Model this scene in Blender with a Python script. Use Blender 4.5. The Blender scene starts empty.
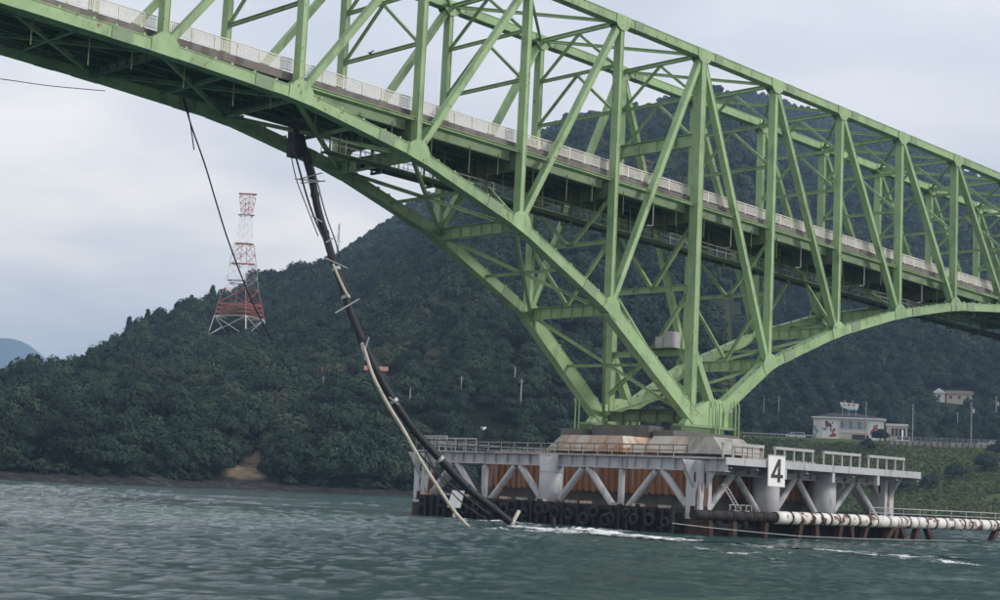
import bpy, math, random
import numpy as np
from mathutils import Vector, Matrix

random.seed(7); np.random.seed(7)
SC = bpy.context.scene
COL = SC.collection

# ------------------------------------------------------------------ camera
CAM = Vector((-120.595, -99.229, 3.19))
YAW, PIT, ROL, FPX = 0.75751, 0.12025, 0.0486, 1549.25
_f = Vector((math.sin(YAW)*math.cos(PIT), math.cos(YAW)*math.cos(PIT), math.sin(PIT)))
_r0 = Vector((math.cos(YAW), -math.sin(YAW), 0)); _u0 = _r0.cross(_f)
_r = math.cos(ROL)*_r0 + math.sin(ROL)*_u0
_u = -math.sin(ROL)*_r0 + math.cos(ROL)*_u0
cd = bpy.data.cameras.new('camera'); co = bpy.data.objects.new('camera', cd); COL.objects.link(co)
m = Matrix((( _r.x, _u.x, -_f.x, CAM.x), (_r.y, _u.y, -_f.y, CAM.y), (_r.z, _u.z, -_f.z, CAM.z), (0, 0, 0, 1)))
co.matrix_world = m
cd.sensor_width = 36; cd.lens = 36*FPX/1000; cd.clip_start = 0.5; cd.clip_end = 40000
SC.camera = co

# ------------------------------------------------------------------ light
SUN_DIR = Vector((0.50, -0.90, 0.62)).normalized()      # towards the sun
SUN_EL = math.asin(SUN_DIR.z)
SUN_AZ = math.atan2(SUN_DIR.x, SUN_DIR.y)
w = bpy.data.worlds.new('World'); SC.world = w; w.use_nodes = True
nt = w.node_tree; nt.nodes.clear()
def WN(t): return nt.nodes.new(t)
sky = WN('ShaderNodeTexSky'); sky.sky_type = 'NISHITA'; sky.sun_disc = False
sky.sun_elevation = SUN_EL; sky.sun_rotation = SUN_AZ; sky.air_density = 1.0; sky.dust_density = 3.0
tc = WN('ShaderNodeTexCoord'); sep = WN('ShaderNodeSeparateXYZ'); nt.links.new(tc.outputs['Generated'], sep.inputs[0])
# cloud deck: the view direction is carried up to a flat layer, so clouds flatten towards the horizon
mz = WN('ShaderNodeMath'); mz.operation = 'MAXIMUM'; nt.links.new(sep.outputs['Z'], mz.inputs[0]); mz.inputs[1].default_value = 0.0
az_ = WN('ShaderNodeMath'); az_.operation = 'ADD'; nt.links.new(mz.outputs[0], az_.inputs[0]); az_.inputs[1].default_value = 0.16
vd = WN('ShaderNodeVectorMath'); vd.operation = 'DIVIDE'; nt.links.new(tc.outputs['Generated'], vd.inputs[0])
cx = WN('ShaderNodeCombineXYZ')
for k in range(3): nt.links.new(az_.outputs[0], cx.inputs[k])
nt.links.new(cx.outputs[0], vd.inputs[1])
n1 = WN('ShaderNodeTexNoise'); n1.inputs['Scale'].default_value = 1.15; n1.inputs['Detail'].default_value = 5; n1.inputs['Roughness'].default_value = 0.5
n1.inputs['Distortion'].default_value = 0.35
nt.links.new(vd.outputs[0], n1.inputs['Vector'])
cr = WN('ShaderNodeValToRGB'); nt.links.new(n1.outputs['Fac'], cr.inputs[0])
e = cr.color_ramp.elements
e[0].position = 0.37; e[0].color = (6.4, 6.65, 7.3, 1)
e[1].position = 0.62; e[1].color = (9.9, 9.75, 9.55, 1)
k_ = cr.color_ramp.elements.new(0.52); k_.color = (8.2, 8.3, 8.65, 1)
er_ = WN('ShaderNodeValToRGB'); nt.links.new(mz.outputs[0], er_.inputs[0])      # thinner, whiter cloud towards the horizon
er_.color_ramp.elements[0].position = 0.04; er_.color_ramp.elements[0].color = (1.30, 1.20, 1.05, 1); er_.color_ramp.elements[1].position = 0.30; er_.color_ramp.elements[1].color = (1, 1, 1, 1)
em = WN('ShaderNodeMixRGB'); em.blend_type = 'MULTIPLY'; em.inputs[0].default_value = 1; nt.links.new(cr.outputs[0], em.inputs[1]); nt.links.new(er_.outputs[0], em.inputs[2])
mx = WN('ShaderNodeMixRGB'); mx.inputs[0].default_value = 0.93
nt.links.new(sky.outputs[0], mx.inputs[1]); nt.links.new(em.outputs[0], mx.inputs[2])
bg = WN('ShaderNodeBackground'); bg.inputs[1].default_value = 0.087
nt.links.new(mx.outputs[0], bg.inputs[0])
wo = WN('ShaderNodeOutputWorld'); nt.links.new(bg.outputs[0], wo.inputs[0])
sd = bpy.data.lights.new('sun', 'SUN'); sd.energy = 1.5; sd.angle = math.radians(10); sd.color = (1.0, 0.96, 0.9)
so = bpy.data.objects.new('sun', sd); COL.objects.link(so)
so.rotation_euler = SUN_DIR.to_track_quat('Z', 'Y').to_euler(); so.location = (0, 0, 150)
SC.view_settings.view_transform = 'Standard'; SC.view_settings.look = 'None'
SC.view_settings.exposure = 0.52; SC.view_settings.gamma = 1.0
SC.view_settings.use_curve_mapping = False

# ------------------------------------------------------------------ pixel -> place helpers
def ray(x, y):
    x, y = float(x), float(y)
    return _f + (x-500)/FPX*_r + (300-y)/FPX*_u
def onX(x, y, X): d = ray(x, y); X = float(X); return CAM + d*((X-CAM.x)/d.x)
def onY(x, y, Y): d = ray(x, y); Y = float(Y); return CAM + d*((Y-CAM.y)/d.y)
def onZ(x, y, Z): d = ray(x, y); return CAM + d*((Z-CAM.z)/d.z)
def atD(x, y, D): d = ray(x, y); D = float(D); return CAM + d*(D/math.hypot(d.x, d.y))

# ------------------------------------------------------------------ materials
MATS = {}
def mat(name, c1, c2=None, scale=1.0, rough=0.6, detail=5, stretch=(1, 1, 1), bump=0.0, bscale=None, stain=None, stain_t=(0.55, 0.7), stain_scale=0.5, stain_stretch=(1, 1, 1), metallic=0.0, rnd=0.0, spec=0.4, rust=0.0):
    """colour c1..c2 by world-space noise; optional stain colour by a second noise; optional bump"""
    m = bpy.data.materials.new(name); m.use_nodes = True; MATS[name] = m
    t = m.node_tree; N = t.nodes; L = t.links; b = N['Principled BSDF']
    b.inputs['Roughness'].default_value = rough; b.inputs['Metallic'].default_value = metallic
    b.inputs['Specular IOR Level'].default_value = spec
    g = N.new('ShaderNodeNewGeometry'); src = g.outputs['Position']
    def noise(sc, st, det=detail):
        mp = N.new('ShaderNodeMapping'); mp.inputs['Scale'].default_value = st; L.new(src, mp.inputs[0])
        n = N.new('ShaderNodeTexNoise'); n.inputs['Scale'].default_value = sc; n.inputs['Detail'].default_value = det; n.inputs['Roughness'].default_value = 0.6
        L.new(mp.outputs[0], n.inputs['Vector']); return n
    col = None
    if c2 is None:
        rgb = N.new('ShaderNodeRGB'); rgb.outputs[0].default_value = (*c1, 1); col = rgb.outputs[0]
    else:
        n = noise(scale, stretch); r = N.new('ShaderNodeValToRGB'); L.new(n.outputs['Fac'], r.inputs[0])
        r.color_ramp.elements[0].position = 0.32; r.color_ramp.elements[1].position = 0.68
        r.color_ramp.elements[0].color = (*c1, 1); r.color_ramp.elements[1].color = (*c2, 1); col = r.outputs[0]
    if stain:
        n = noise(stain_scale, stain_stretch, 8); r = N.new('ShaderNodeValToRGB'); L.new(n.outputs['Fac'], r.inputs[0])
        r.color_ramp.elements[0].position = stain_t[0]; r.color_ramp.elements[1].position = stain_t[1]
        r.color_ramp.elements[0].color = (0, 0, 0, 1); r.color_ramp.elements[1].color = (1, 1, 1, 1)
        mm = N.new('ShaderNodeMixRGB'); L.new(r.outputs[0], mm.inputs[0]); L.new(col, mm.inputs[1]); mm.inputs[2].default_value = (*stain, 1); col = mm.outputs[0]
    if rust:
        n = noise(3.2, (1, 1, .6), 6); r = N.new('ShaderNodeValToRGB'); L.new(n.outputs['Fac'], r.inputs[0]); r.color_ramp.elements[0].position = rust; r.color_ramp.elements[1].position = rust+.05
        n = noise(.3, (1, 1, 1), 3); r2 = N.new('ShaderNodeValToRGB'); L.new(n.outputs['Fac'], r2.inputs[0]); r2.color_ramp.elements[0].position = .45; r2.color_ramp.elements[1].position = .6
        mu = N.new('ShaderNodeMath'); mu.operation = 'MULTIPLY'; L.new(r.outputs[0], mu.inputs[0]); L.new(r2.outputs[0], mu.inputs[1])
        mm = N.new('ShaderNodeMixRGB'); L.new(mu.outputs[0], mm.inputs[0]); L.new(col, mm.inputs[1]); mm.inputs[2].default_value = (.17, .11, .07, 1); col = mm.outputs[0]
    if rnd:
        oi = N.new('ShaderNodeObjectInfo'); mr = N.new('ShaderNodeMapRange'); L.new(oi.outputs['Random'], mr.inputs[0])
        mr.inputs[3].default_value = 1-rnd; mr.inputs[4].default_value = 1+rnd
        hv = N.new('ShaderNodeHueSaturation'); L.new(mr.outputs[0], hv.inputs['Value']); L.new(col, hv.inputs['Color']); col = hv.outputs[0]
    L.new(col, b.inputs['Base Color'])
    if bump:
        n = noise(bscale or scale*4, (1, 1, 1)); bp = N.new('ShaderNodeBump'); bp.inputs['Strength'].default_value = bump; bp.inputs['Distance'].default_value = 0.05
        L.new(n.outputs['Fac'], bp.inputs['Height']); L.new(bp.outputs[0], b.inputs['Normal'])
    return m

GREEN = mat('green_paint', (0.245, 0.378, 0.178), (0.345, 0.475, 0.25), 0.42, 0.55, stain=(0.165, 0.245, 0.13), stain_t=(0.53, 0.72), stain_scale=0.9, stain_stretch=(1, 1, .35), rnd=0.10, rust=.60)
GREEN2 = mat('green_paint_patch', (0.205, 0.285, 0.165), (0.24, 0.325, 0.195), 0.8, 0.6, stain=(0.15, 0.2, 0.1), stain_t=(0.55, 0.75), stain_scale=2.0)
GIRDG = mat('shaded_girder_green_paint', (0.175, 0.255, 0.135), (0.23, 0.315, 0.18), 0.5, 0.6, stain=(0.12, 0.16, 0.10), stain_t=(0.52, 0.7), stain_scale=0.9)  # edge girder green with the shade below the deck mixed into its colour
FLOORG = mat('shaded_grimy_green_paint', (0.11, 0.155, 0.078), (0.15, 0.205, 0.105), 0.5, 0.65, stain=(0.09, 0.11, 0.07), stain_t=(0.5, 0.7), stain_scale=0.9)  # base green darkened to paint in under-deck shade; the stain adds grime
DKGREEN = mat('dark_shade_green_paint', (0.085, 0.135, 0.06), (0.12, 0.18, 0.085), 0.5, 0.65, stain=(0.05, 0.07, 0.04), stain_t=(0.5, 0.7), stain_scale=1.0)  # darkest green; paints in the under-deck shade on stringers and walkway
RAILP = mat('cream_rail_paint', (0.66, 0.62, 0.55), (0.76, 0.73, 0.67), 0.6, 0.5, stain=(0.46, 0.33, 0.24), stain_t=(0.60, 0.75), stain_scale=1.6)
FASCIA = mat('weathered_concrete_edge', (0.155, 0.135, 0.125), (0.22, 0.195, 0.185), 0.7, 0.85, stain=(0.08, 0.06, 0.05), stain_t=(0.5, 0.72), stain_scale=0.7, stain_stretch=(1, 1, .2))
ASPH = mat('asphalt', (0.045, 0.045, 0.047), (0.06, 0.06, 0.06), 3, 0.9)
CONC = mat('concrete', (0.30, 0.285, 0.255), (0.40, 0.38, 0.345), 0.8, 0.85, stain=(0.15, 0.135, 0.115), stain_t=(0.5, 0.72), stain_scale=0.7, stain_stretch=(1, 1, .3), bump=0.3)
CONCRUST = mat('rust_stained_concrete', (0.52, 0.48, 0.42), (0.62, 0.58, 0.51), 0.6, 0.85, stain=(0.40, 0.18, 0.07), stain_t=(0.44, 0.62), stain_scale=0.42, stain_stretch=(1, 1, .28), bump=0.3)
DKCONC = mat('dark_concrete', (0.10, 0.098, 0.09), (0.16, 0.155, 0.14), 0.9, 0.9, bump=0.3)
SHEET = mat('rusty_sheet_pile', (0.29, 0.13, 0.07), (0.40, 0.21, 0.115), 0.45, 0.85, stretch=(1, 1, .15), stain=(0.55, 0.46, 0.36), stain_t=(0.55, 0.64), stain_scale=0.35, stain_stretch=(1, 1, .12), bump=0.4)
STEEL = mat('pale_grey_steel', (0.40, 0.41, 0.435), (0.49, 0.50, 0.525), 0.7, 0.5, stain=(0.20, 0.145, 0.12), stain_t=(0.565, 0.70), stain_scale=1.3, stain_stretch=(1, 1, .16))
STEELR = mat('rust_streaked_steel', (0.44, 0.45, 0.475), (0.52, 0.53, 0.555), 0.7, 0.5, stain=(0.12, 0.06, 0.045), stain_t=(0.53, 0.58), stain_scale=1.6, stain_stretch=(1, 1, .1))
RUST = mat('rusted_iron', (0.03, 0.02, 0.016), (0.085, 0.042, 0.027), 1.2, 0.9, bump=0.5)
TAR = mat('tarred_timber', (0.008, 0.0085, 0.009), (0.022, 0.02, 0.019), 1.5, 0.75, bump=0.5)
RUBBER = mat('black_rubber', (0.012, 0.012, 0.013), (0.024, 0.024, 0.025), 2, 0.7)
PIPEB = mat('black_pipe_wrap', (0.008, 0.009, 0.011), (0.016, 0.017, 0.02), 1.5, 0.6)
BEIGE = mat('beige_conduit', (0.40, 0.36, 0.28), (0.55, 0.51, 0.42), 0.9, 0.5, stain=(0.12, 0.10, 0.08), stain_t=(0.58, 0.68), stain_scale=0.8)
GALV = mat('galvanised_steel', (0.35, 0.35, 0.35), (0.47, 0.47, 0.47), 1.5, 0.45)
WHITEP = mat('white_pipe_paint', (0.66, 0.64, 0.60), (0.80, 0.79, 0.76), 0.7, 0.5, stain=(0.16, 0.075, 0.045), stain_t=(0.545, 0.60), stain_scale=1.1)
WHITE = mat('white_paint', (0.74, 0.74, 0.75), (0.82, 0.82, 0.82), 1.0, 0.5)
SIGNW = mat('weathered_white_board', (0.78, 0.78, 0.79), (0.85, 0.85, 0.85), 1.0, 0.5, stain=(0.5, 0.42, 0.36), stain_t=(0.66, 0.8), stain_scale=1.0, stain_stretch=(1, 1, .3))
BLACKP = mat('worn_black_paint', (0.03, 0.028, 0.03), (0.05, 0.048, 0.05), 2, 0.7, stain=(0.6, 0.55, 0.52), stain_t=(0.60, 0.66), stain_scale=2.2)
PYRED = mat('pylon_red', (0.42, 0.11, 0.075), (0.5, 0.145, 0.10), 0.2, 0.5)
PYWHITE = mat('pylon_white', (0.62, 0.60, 0.60), (0.7, 0.68, 0.68), 0.2, 0.5)
PYGREY = mat('pylon_grey', (0.2, 0.21, 0.23), (0.26, 0.27, 0.29), 0.2, 0.5)
ROOF = mat('dark_roof', (0.022, 0.024, 0.03), (0.035, 0.037, 0.043), 0.5, 0.7)
ROOFR = mat('terracotta_roof', (0.26, 0.12, 0.09), (0.34, 0.17, 0.13), 0.5, 0.8)
ROOFB = mat('brown_roof', (0.10, 0.07, 0.07), (0.15, 0.11, 0.10), 0.5, 0.8)
WALLW = mat('white_plaster', (0.60, 0.58, 0.55), (0.72, 0.70, 0.67), 0.4, 0.8)
MURED = mat('mural_red', (0.35, 0.04, 0.035), (0.45, 0.09, 0.06), 0.7, 0.7)
MUBLUE = mat('mural_blue', (0.16, 0.22, 0.33), (0.30, 0.38, 0.48), 0.9, 0.7)
GLASS = mat('dark_window', (0.02, 0.025, 0.03), (0.035, 0.04, 0.05), 0.5, 0.15)
POLE = mat('pole_concrete', (0.30, 0.30, 0.29), (0.4, 0.4, 0.39), 0.6, 0.8)
BARK = mat('bark', (0.045, 0.035, 0.027), (0.075, 0.06, 0.047), 2, 0.9)
CARW = mat('white_car_paint', (0.72, 0.73, 0.74), None, rough=0.25)
CARS = mat('silver_car_paint', (0.42, 0.46, 0.50), None, rough=0.25)
BIRD = mat('dark_feathers', (0.015, 0.015, 0.017), (0.03, 0.03, 0.034), 5, 0.6)
CYAN = mat('pale_blue_paint', (0.30, 0.60, 0.68), (0.45, 0.72, 0.78), 1.0, 0.6)
OCHRE = mat('yellow_plaster', (0.5, 0.44, 0.33), (0.58, 0.52, 0.42), 1.0, 0.8)

# ------------------------------------------------------------------ mesh builder
class MB:
    def __init__(s): s.v = []; s.f = []
    def add(s, vs, fs):
        o = len(s.v); s.v += [tuple(p) for p in vs]; s.f += [tuple(i+o for i in f) for f in fs]; return s
    def box(s, a, b):
        (x0, y0, z0), (x1, y1, z1) = a, b
        return s.add([(x0,y0,z0),(x1,y0,z0),(x1,y1,z0),(x0,y1,z0),(x0,y0,z1),(x1,y0,z1),(x1,y1,z1),(x0,y1,z1)],
                     [(0,3,2,1),(4,5,6,7),(0,1,5,4),(1,2,6,5),(2,3,7,6),(3,0,4,7)])
    def frame(s, p, q, side=None):
        p, q = Vector(p), Vector(q); d = (q-p).normalized()
        sd_ = Vector(side) if side is not None else (d.cross(Vector((0,0,1))) if abs(d.z) < .999 else Vector((0,1,0)))
        sd_ = (sd_ - d*sd_.dot(d)).normalized(); up = sd_.cross(d).normalized()
        return p, q, d, sd_, up
    def profile(s, p, q, pts, side=None):
        """extrude 2-d profile pts (side, up) from p to q"""
        p, q, d, sd_, up = s.frame(p, q, side); n = len(pts)
        vs = [p+sd_*a+up*b for a, b in pts]+[q+sd_*a+up*b for a, b in pts]
        fs = [(i, (i+1) % n, n+(i+1) % n, n+i) for i in range(n)]+[tuple(range(n-1, -1, -1)), tuple(range(n, 2*n))]
        return s.add(vs, fs)
    def beam(s, p, q, w, h, side=None):
        return s.profile(p, q, [(-w/2,-h/2),(w/2,-h/2),(w/2,h/2),(-w/2,h/2)], side)
    def chord(s, p, q, w, h, lip=.05, side=None):
        a, b, t = w/2, h/2, .07
        return s.profile(p, q, [(-a-lip,-b),(a+lip,-b),(a+lip,-b+t),(a,-b+t),(a,b-t),(a+lip,b-t),(a+lip,b),(-a-lip,b),(-a-lip,b-t),(-a,b-t),(-a,-b+t),(-a-lip,-b+t)], side)
    def ibeam(s, p, q, w, h, tw=.06, tf=.06, side=None):
        a, b, c = w/2, h/2, tw/2
        return s.profile(p, q, [(-a,-b),(a,-b),(a,-b+tf),(c,-b+tf),(c,b-tf),(a,b-tf),(a,b),(-a,b),(-a,b-tf),(-c,b-tf),(-c,-b+tf),(-a,-b+tf)], side)
    def tube(s, path, r, n=8, caps=True, r2=None):
        P = [Vector(p) for p in path]; m_ = len(P); vs = []; fs = []
        ref = None
        for i, p in enumerate(P):
            d = (P[min(i+1, m_-1)]-P[max(i-1, 0)]).normalized()
            if ref is None: ref = d.orthogonal().normalized()
            ref = (ref-d*ref.dot(d)).normalized(); bi = d.cross(ref)
            rr = r(i) if callable(r) else r if r2 is None else r+(r2-r)*i/(m_-1)
            for k in range(n):
                a = 2*math.pi*k/n; vs.append(p+ref*(rr*math.cos(a))+bi*(rr*math.sin(a)))
        for i in range(m_-1):
            for k in range(n): fs.append((i*n+k, i*n+(k+1) % n, (i+1)*n+(k+1) % n, (i+1)*n+k))
        if caps: fs += [tuple(range(n-1, -1, -1)), tuple(range((m_-1)*n, m_*n))]
        return s.add(vs, fs)
    def torus(s, c, axis, R, r, n=14, k=6):
        ax = Vector(axis).normalized(); a = ax.orthogonal().normalized(); b = ax.cross(a); vs = []; fs = []
        for i in range(n):
            t = 2*math.pi*i/n; e1 = a*math.cos(t)+b*math.sin(t)
            for j in range(k):
                q = 2*math.pi*j/k; vs.append(Vector(c)+e1*(R+r*math.cos(q))+ax*(r*math.sin(q)))
        for i in range(n):
            for j in range(k): fs.append((i*k+j, ((i+1) % n)*k+j, ((i+1) % n)*k+(j+1) % k, i*k+(j+1) % k))
        return s.add(vs, fs)
    def prism(s, pts, axis, a, b):
        """polygon pts in the plane normal to axis ('x' or 'y' or 'z'), extruded a..b"""
        def P(p, h):
            return {'x': (h, p[0], p[1]), 'y': (p[0], h, p[1]), 'z': (p[0], p[1], h)}[axis]
        n = len(pts)
        return s.add([P(p, a) for p in pts]+[P(p, b) for p in pts],
                     [(i, (i+1) % n, n+(i+1) % n, n+i) for i in range(n)]+[tuple(range(n-1, -1, -1)), tuple(range(n, 2*n))])
    def shift(s, v):
        s.v = [(p[0]+v[0], p[1]+v[1], p[2]+v[2]) for p in s.v]; return s
    def mesh(s, name, material, smooth=False):
        me = bpy.data.meshes.new(name); me.from_pydata(s.v, [], s.f)
        for mt in (material if isinstance(material, list) else [material]): me.materials.append(mt)
        import bmesh
        bm = bmesh.new(); bm.from_mesh(me); bmesh.ops.recalc_face_normals(bm, faces=bm.faces); bm.to_mesh(me); bm.free()
        if smooth:
            me.polygons.foreach_set('use_smooth', [True]*len(me.polygons))
        me.update(); return me
    def build(s, name, material, parent=None, smooth=False):
        return link(name, s.mesh(name, material, smooth), parent)
def link(name, me, parent=None, loc=None):
    o = bpy.data.objects.new(name, me); COL.objects.link(o)
    if parent is not None:
        o.parent = parent
        if loc is None:      # mesh is in world coordinates
            pw = Vector((0, 0, 0)); q = parent
            while q is not None: pw += q.location; q = q.parent
            o.location = -pw
        else: o.location = loc
    elif loc is not None: o.location = loc
    return o
def tag(o, label, cat, group=None):
    o['label'] = label; o['category'] = cat
    if group: o['group'] = group
    return o
def thing(name, label, cat, loc=(0, 0, 0), group=None):
    o = bpy.data.objects.new(name, None); COL.objects.link(o); o.location = loc; o.empty_display_size = .5
    return tag(o, label, cat, group)
def copy_tree(o, delta, parent=None):
    c = o.copy(); COL.objects.link(c); c.parent = parent
    if parent is None: c.location = Vector(o.location)+Vector(delta)
    for ch in list(o.children): copy_tree(ch, delta, c)
    return c
def hull(pts):
    pts = sorted(set((round(x, 4), round(y, 4)) for x, y in pts))
    def half(P):
        h = []
        for p in P:
            while len(h) > 1 and (h[-1][0]-h[-2][0])*(p[1]-h[-2][1])-(h[-1][1]-h[-2][1])*(p[0]-h[-2][0]) <= 0: h.pop()
            h.append(p)
        return h[:-1]
    return half(pts)+half(pts[::-1])
def lerp(a, b, t): return a+(b-a)*t
def smooth01(t): t = min(1, max(0, t)); return t*t*(3-2*t)

# ================================================================== TERRAIN
# skyline seen in the photograph: pixel x, pixel y, distance of the ridge, distance of the shore
SKY = [(-500, 432, 480, 330), (-250, 418, 480, 318), (-120, 396, 500, 314), (0, 375, 520, 312), (60, 371, 530, 315), (100, 351, 560, 318), (150, 323, 600, 325), (200, 306, 640, 335), (230, 297, 690, 337),
       (300, 275, 780, 342), (340, 256, 850, 345), (370, 238, 920, 346), (400, 221, 1000, 348), (470, 180, 1150, 352), (540, 140, 1300, 360), (570, 124, 1330, 365),
       (634, 114, 1400, 380), (675, 103, 1450, 390), (717, 97, 1480, 405), (754, 98, 1500, 425), (814, 113, 1500, 435), (835, 122, 1490, 440), (870, 127, 1480, 445), (1000, 190, 1400, 465),
       (1150, 245, 1350, 480), (1500, 330, 1200, 520)]
T_az, T_R, T_H, T_r0 = [], [], [], []
for x, y, R, r0 in SKY:
    d = ray(x, y); T_az.append(math.atan2(d.x, d.y)); T_R.append(R); T_r0.append(r0); T_H.append(CAM.z+d.z/math.hypot(d.x, d.y)*R)
AZ_E0 = math.atan2(*(ray(716, 440).xy)); AZ_E1 = math.atan2(*(ray(742, 440).xy))
ROADZ = 25.4
def vnoise(x, y, seed=0):
    """cheap smooth value noise"""
    xi, yi = np.floor(x), np.floor(y); fx, fy = x-xi, y-yi
    fx = fx*fx*(3-2*fx); fy = fy*fy*(3-2*fy)
    def h(a, b):
        v = np.sin(a*127.1+b*311.7+seed*74.7)*43758.5453; return v-np.floor(v)
    return (h(xi, yi)*(1-fx)+h(xi+1, yi)*fx)*(1-fy)+(h(xi, yi+1)*(1-fx)+h(xi+1, yi+1)*fx)*fy
def terrain(x, y):
    x = np.asarray(x, float); y = np.asarray(y, float)
    dx, dy = x-CAM.x, y-CAM.y; r = np.hypot(dx, dy); az = np.arctan2(dx, dy)
    R = np.interp(az, T_az, T_R); H = np.interp(az, T_az, T_H)-7.0; r0 = np.interp(az, T_az, T_r0)
    r0 = r0+(vnoise(x/23, y/23, 3)-.5)*10
    s = np.clip((r-r0-10)/(R-r0-10), 0, 1)
    hi = np.clip((H-60)/200, 0, 1)
    P = s*(1.22-.22*s)*(1-hi)+hi*(.72*s**1.15+.28*np.clip(s*2.6, 0, 1)*(2-np.clip(s*2.6, 0, 1)))
    base = 2.2+(H-2.2)*P
    und = (vnoise(x/150, y/150, 1)-.5)*.22+(vnoise(x/60, y/60, 2)-.5)*.10
    base = base+und*np.maximum(H, 25)*np.clip(s*(1-s)*4, 0, 1)*(1-.45*hi)
    beach = np.clip((r-r0)/10, 0, 1)*2.2
    z = np.where(r < r0, -.03*(r0-r)-.3*np.clip((r0-r)/3, 0, 1), np.where(r < r0+10, beach, base))
    z = np.where(r > R, H-(r-R)*.3, z)
    # embankment with the road on top, right of the pier
    k = np.clip((az-AZ_E0)/(AZ_E1-AZ_E0), 0, 1); k = k*k*(3-2*k)
    ze = np.where(r < 448, -.03*(448-r), np.where(r < 545, (r-448)/97*ROADZ, np.where(r < 600, ROADZ, 0)))
    ze = np.where((r > 448) & (r < 545), ze+(vnoise(x/25, y/25, 8)-.5)*2.5*np.clip((r-448)/20, 0, 1)*np.clip((545-r)/20, 0, 1), ze)
    s2 = np.clip((r-600)/(R-600), 0, 1)
    ze = np.where(r >= 600, ROADZ+(H-ROADZ)*(.80*s2**1.1+.20*np.clip(s2*3, 0, 1))+und*H*np.clip(s2*(1-s2)*4, 0, 1)*.6, ze)
    ze = np.where(r > R, H-(r-R)*.3, ze)
    return z*(1-k)+ze*k
def ground(p): return float(terrain(p[0], p[1]))
def dist(p): return math.hypot(p.x-CAM.x, p.y-CAM.y)
def on_ground(x, y, D0=300, D1=1500):
    """first point along the pixel's ray that meets the terrain"""
    D = D0
    while D < D1:
        p = atD(x, y, D)
        if p.z <= ground(p): return p
        D += 2
    return atD(x, y, D1)
na, nr = 330, 190
azs = np.linspace(math.radians(6), math.radians(82), na)
rs = np.concatenate([np.linspace(255, 660, 130), np.linspace(672, 2100, nr-130)])
A, Rr = np.meshgrid(azs, rs, indexing='ij')
TX = CAM.x+np.sin(A)*Rr; TY = CAM.y+np.cos(A)*Rr; TZ = terrain(TX, TY)
vs = np.stack([TX, TY, TZ], -1).reshape(-1, 3)
ii = (np.arange(na-1)[:, None]*nr+np.arange(nr-1)[None, :]).reshape(-1)
fs = np.stack([ii, ii+1, ii+nr+1, ii+nr], -1)
me = bpy.data.meshes.new('hillside'); me.from_pydata(vs.tolist(), [], fs.tolist())
me.polygons.foreach_set('use_smooth', [True]*len(me.polygons))
# material: forest floor, rocky foreshore by height, grass on the embankment, a tan landslip scar
gm = bpy.data.materials.new('hillside_ground'); gm.use_nodes = True; t = gm.node_tree; N = t.nodes; L = t.links; b = N['Principled BSDF']; b.inputs['Roughness'].default_value = .95; b.inputs['Specular IOR Level'].default_value = .1
g = N.new('ShaderNodeNewGeometry'); sx = N.new('ShaderNodeSeparateXYZ'); L.new(g.outputs['Position'], sx.inputs[0])
def nz(sc, det=6, rough=.6):
    n = N.new('ShaderNodeTexNoise'); n.inputs['Scale'].default_value = sc; n.inputs['Detail'].default_value = det; n.inputs['Roughness'].default_value = rough; L.new(g.outputs['Position'], n.inputs['Vector']); return n
def ramp(fac, stops):
    r = N.new('ShaderNodeValToRGB'); L.new(fac, r.inputs[0]); el = r.color_ramp.elements
    while len(el) < len(stops): el.new(.5)
    for q, (pp, c) in zip(el, stops): q.position = pp; q.color = (*c, 1)
    return r
forest = ramp(nz(.05).outputs['Fac'], [(.35, (.018, .028, .013)), (.65, (.035, .048, .02))])
grass = ramp(nz(.06, 8, .7).outputs['Fac'], [(.3, (.045, .075, .02)), (.5, (.07, .105, .03)), (.68, (.125, .125, .05))])
rock = ramp(nz(.5, 8, .7).outputs['Fac'], [(.3, (.02, .02, .021)), (.55, (.045, .043, .042)), (.72, (.14, .125, .11))])
va = N.new('ShaderNodeAttribute'); va.attribute_name = 'grassy'
m1 = N.new('ShaderNodeMixRGB'); L.new(va.outputs['Fac'], m1.inputs[0]); L.new(forest.outputs[0], m1.inputs[1]); L.new(grass.outputs[0], m1.inputs[2])
vb = N.new('ShaderNodeAttribute'); vb.attribute_name = 'scar'
tan = ramp(nz(.4, 6).outputs['Fac'], [(.35, (.22, .16, .10)), (.65, (.36, .28, .19))])
m2 = N.new('ShaderNodeMixRGB'); L.new(vb.outputs['Fac'], m2.inputs[0]); L.new(m1.outputs[0], m2.inputs[1]); L.new(tan.outputs[0], m2.inputs[2])
hz = N.new('ShaderNodeMath'); hz.operation = 'MULTIPLY_ADD'; L.new(nz(.2, 5).outputs['Fac'], hz.inputs[0]); hz.inputs[1].default_value = -1.6; L.new(sx.outputs['Z'], hz.inputs[2])
mr = N.new('ShaderNodeMapRange'); L.new(hz.outputs[0], mr.inputs[0]); mr.inputs[1].default_value = 1.0; mr.inputs[2].default_value = 1.9
m3 = N.new('ShaderNodeMixRGB'); L.new(mr.outputs[0], m3.inputs[0]); L.new(rock.outputs[0], m3.inputs[1]); L.new(m2.outputs[0], m3.inputs[2])
L.new(m3.outputs[0], b.inputs['Base Color'])
bp = N.new('ShaderNodeBump'); bp.inputs['Strength'].default_value = 1; bp.inputs['Distance'].default_value = .8; L.new(nz(.6, 8, .7).outputs['Fac'], bp.inputs['Height']); L.new(bp.outputs[0], b.inputs['Normal'])
me.materials.append(gm)
RRf = Rr.reshape(-1); AAf = A.reshape(-1)
gr = np.clip((AAf-AZ_E0)/(AZ_E1-AZ_E0), 0, 1)*((RRf < 575) & (RRf > 440))
at = me.attributes.new('grassy', 'FLOAT', 'POINT'); at.data.foreach_set('value', gr.astype(np.float32))
SCAR = on_ground(246, 474); SCAR2 = on_ground(255, 456)
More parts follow.
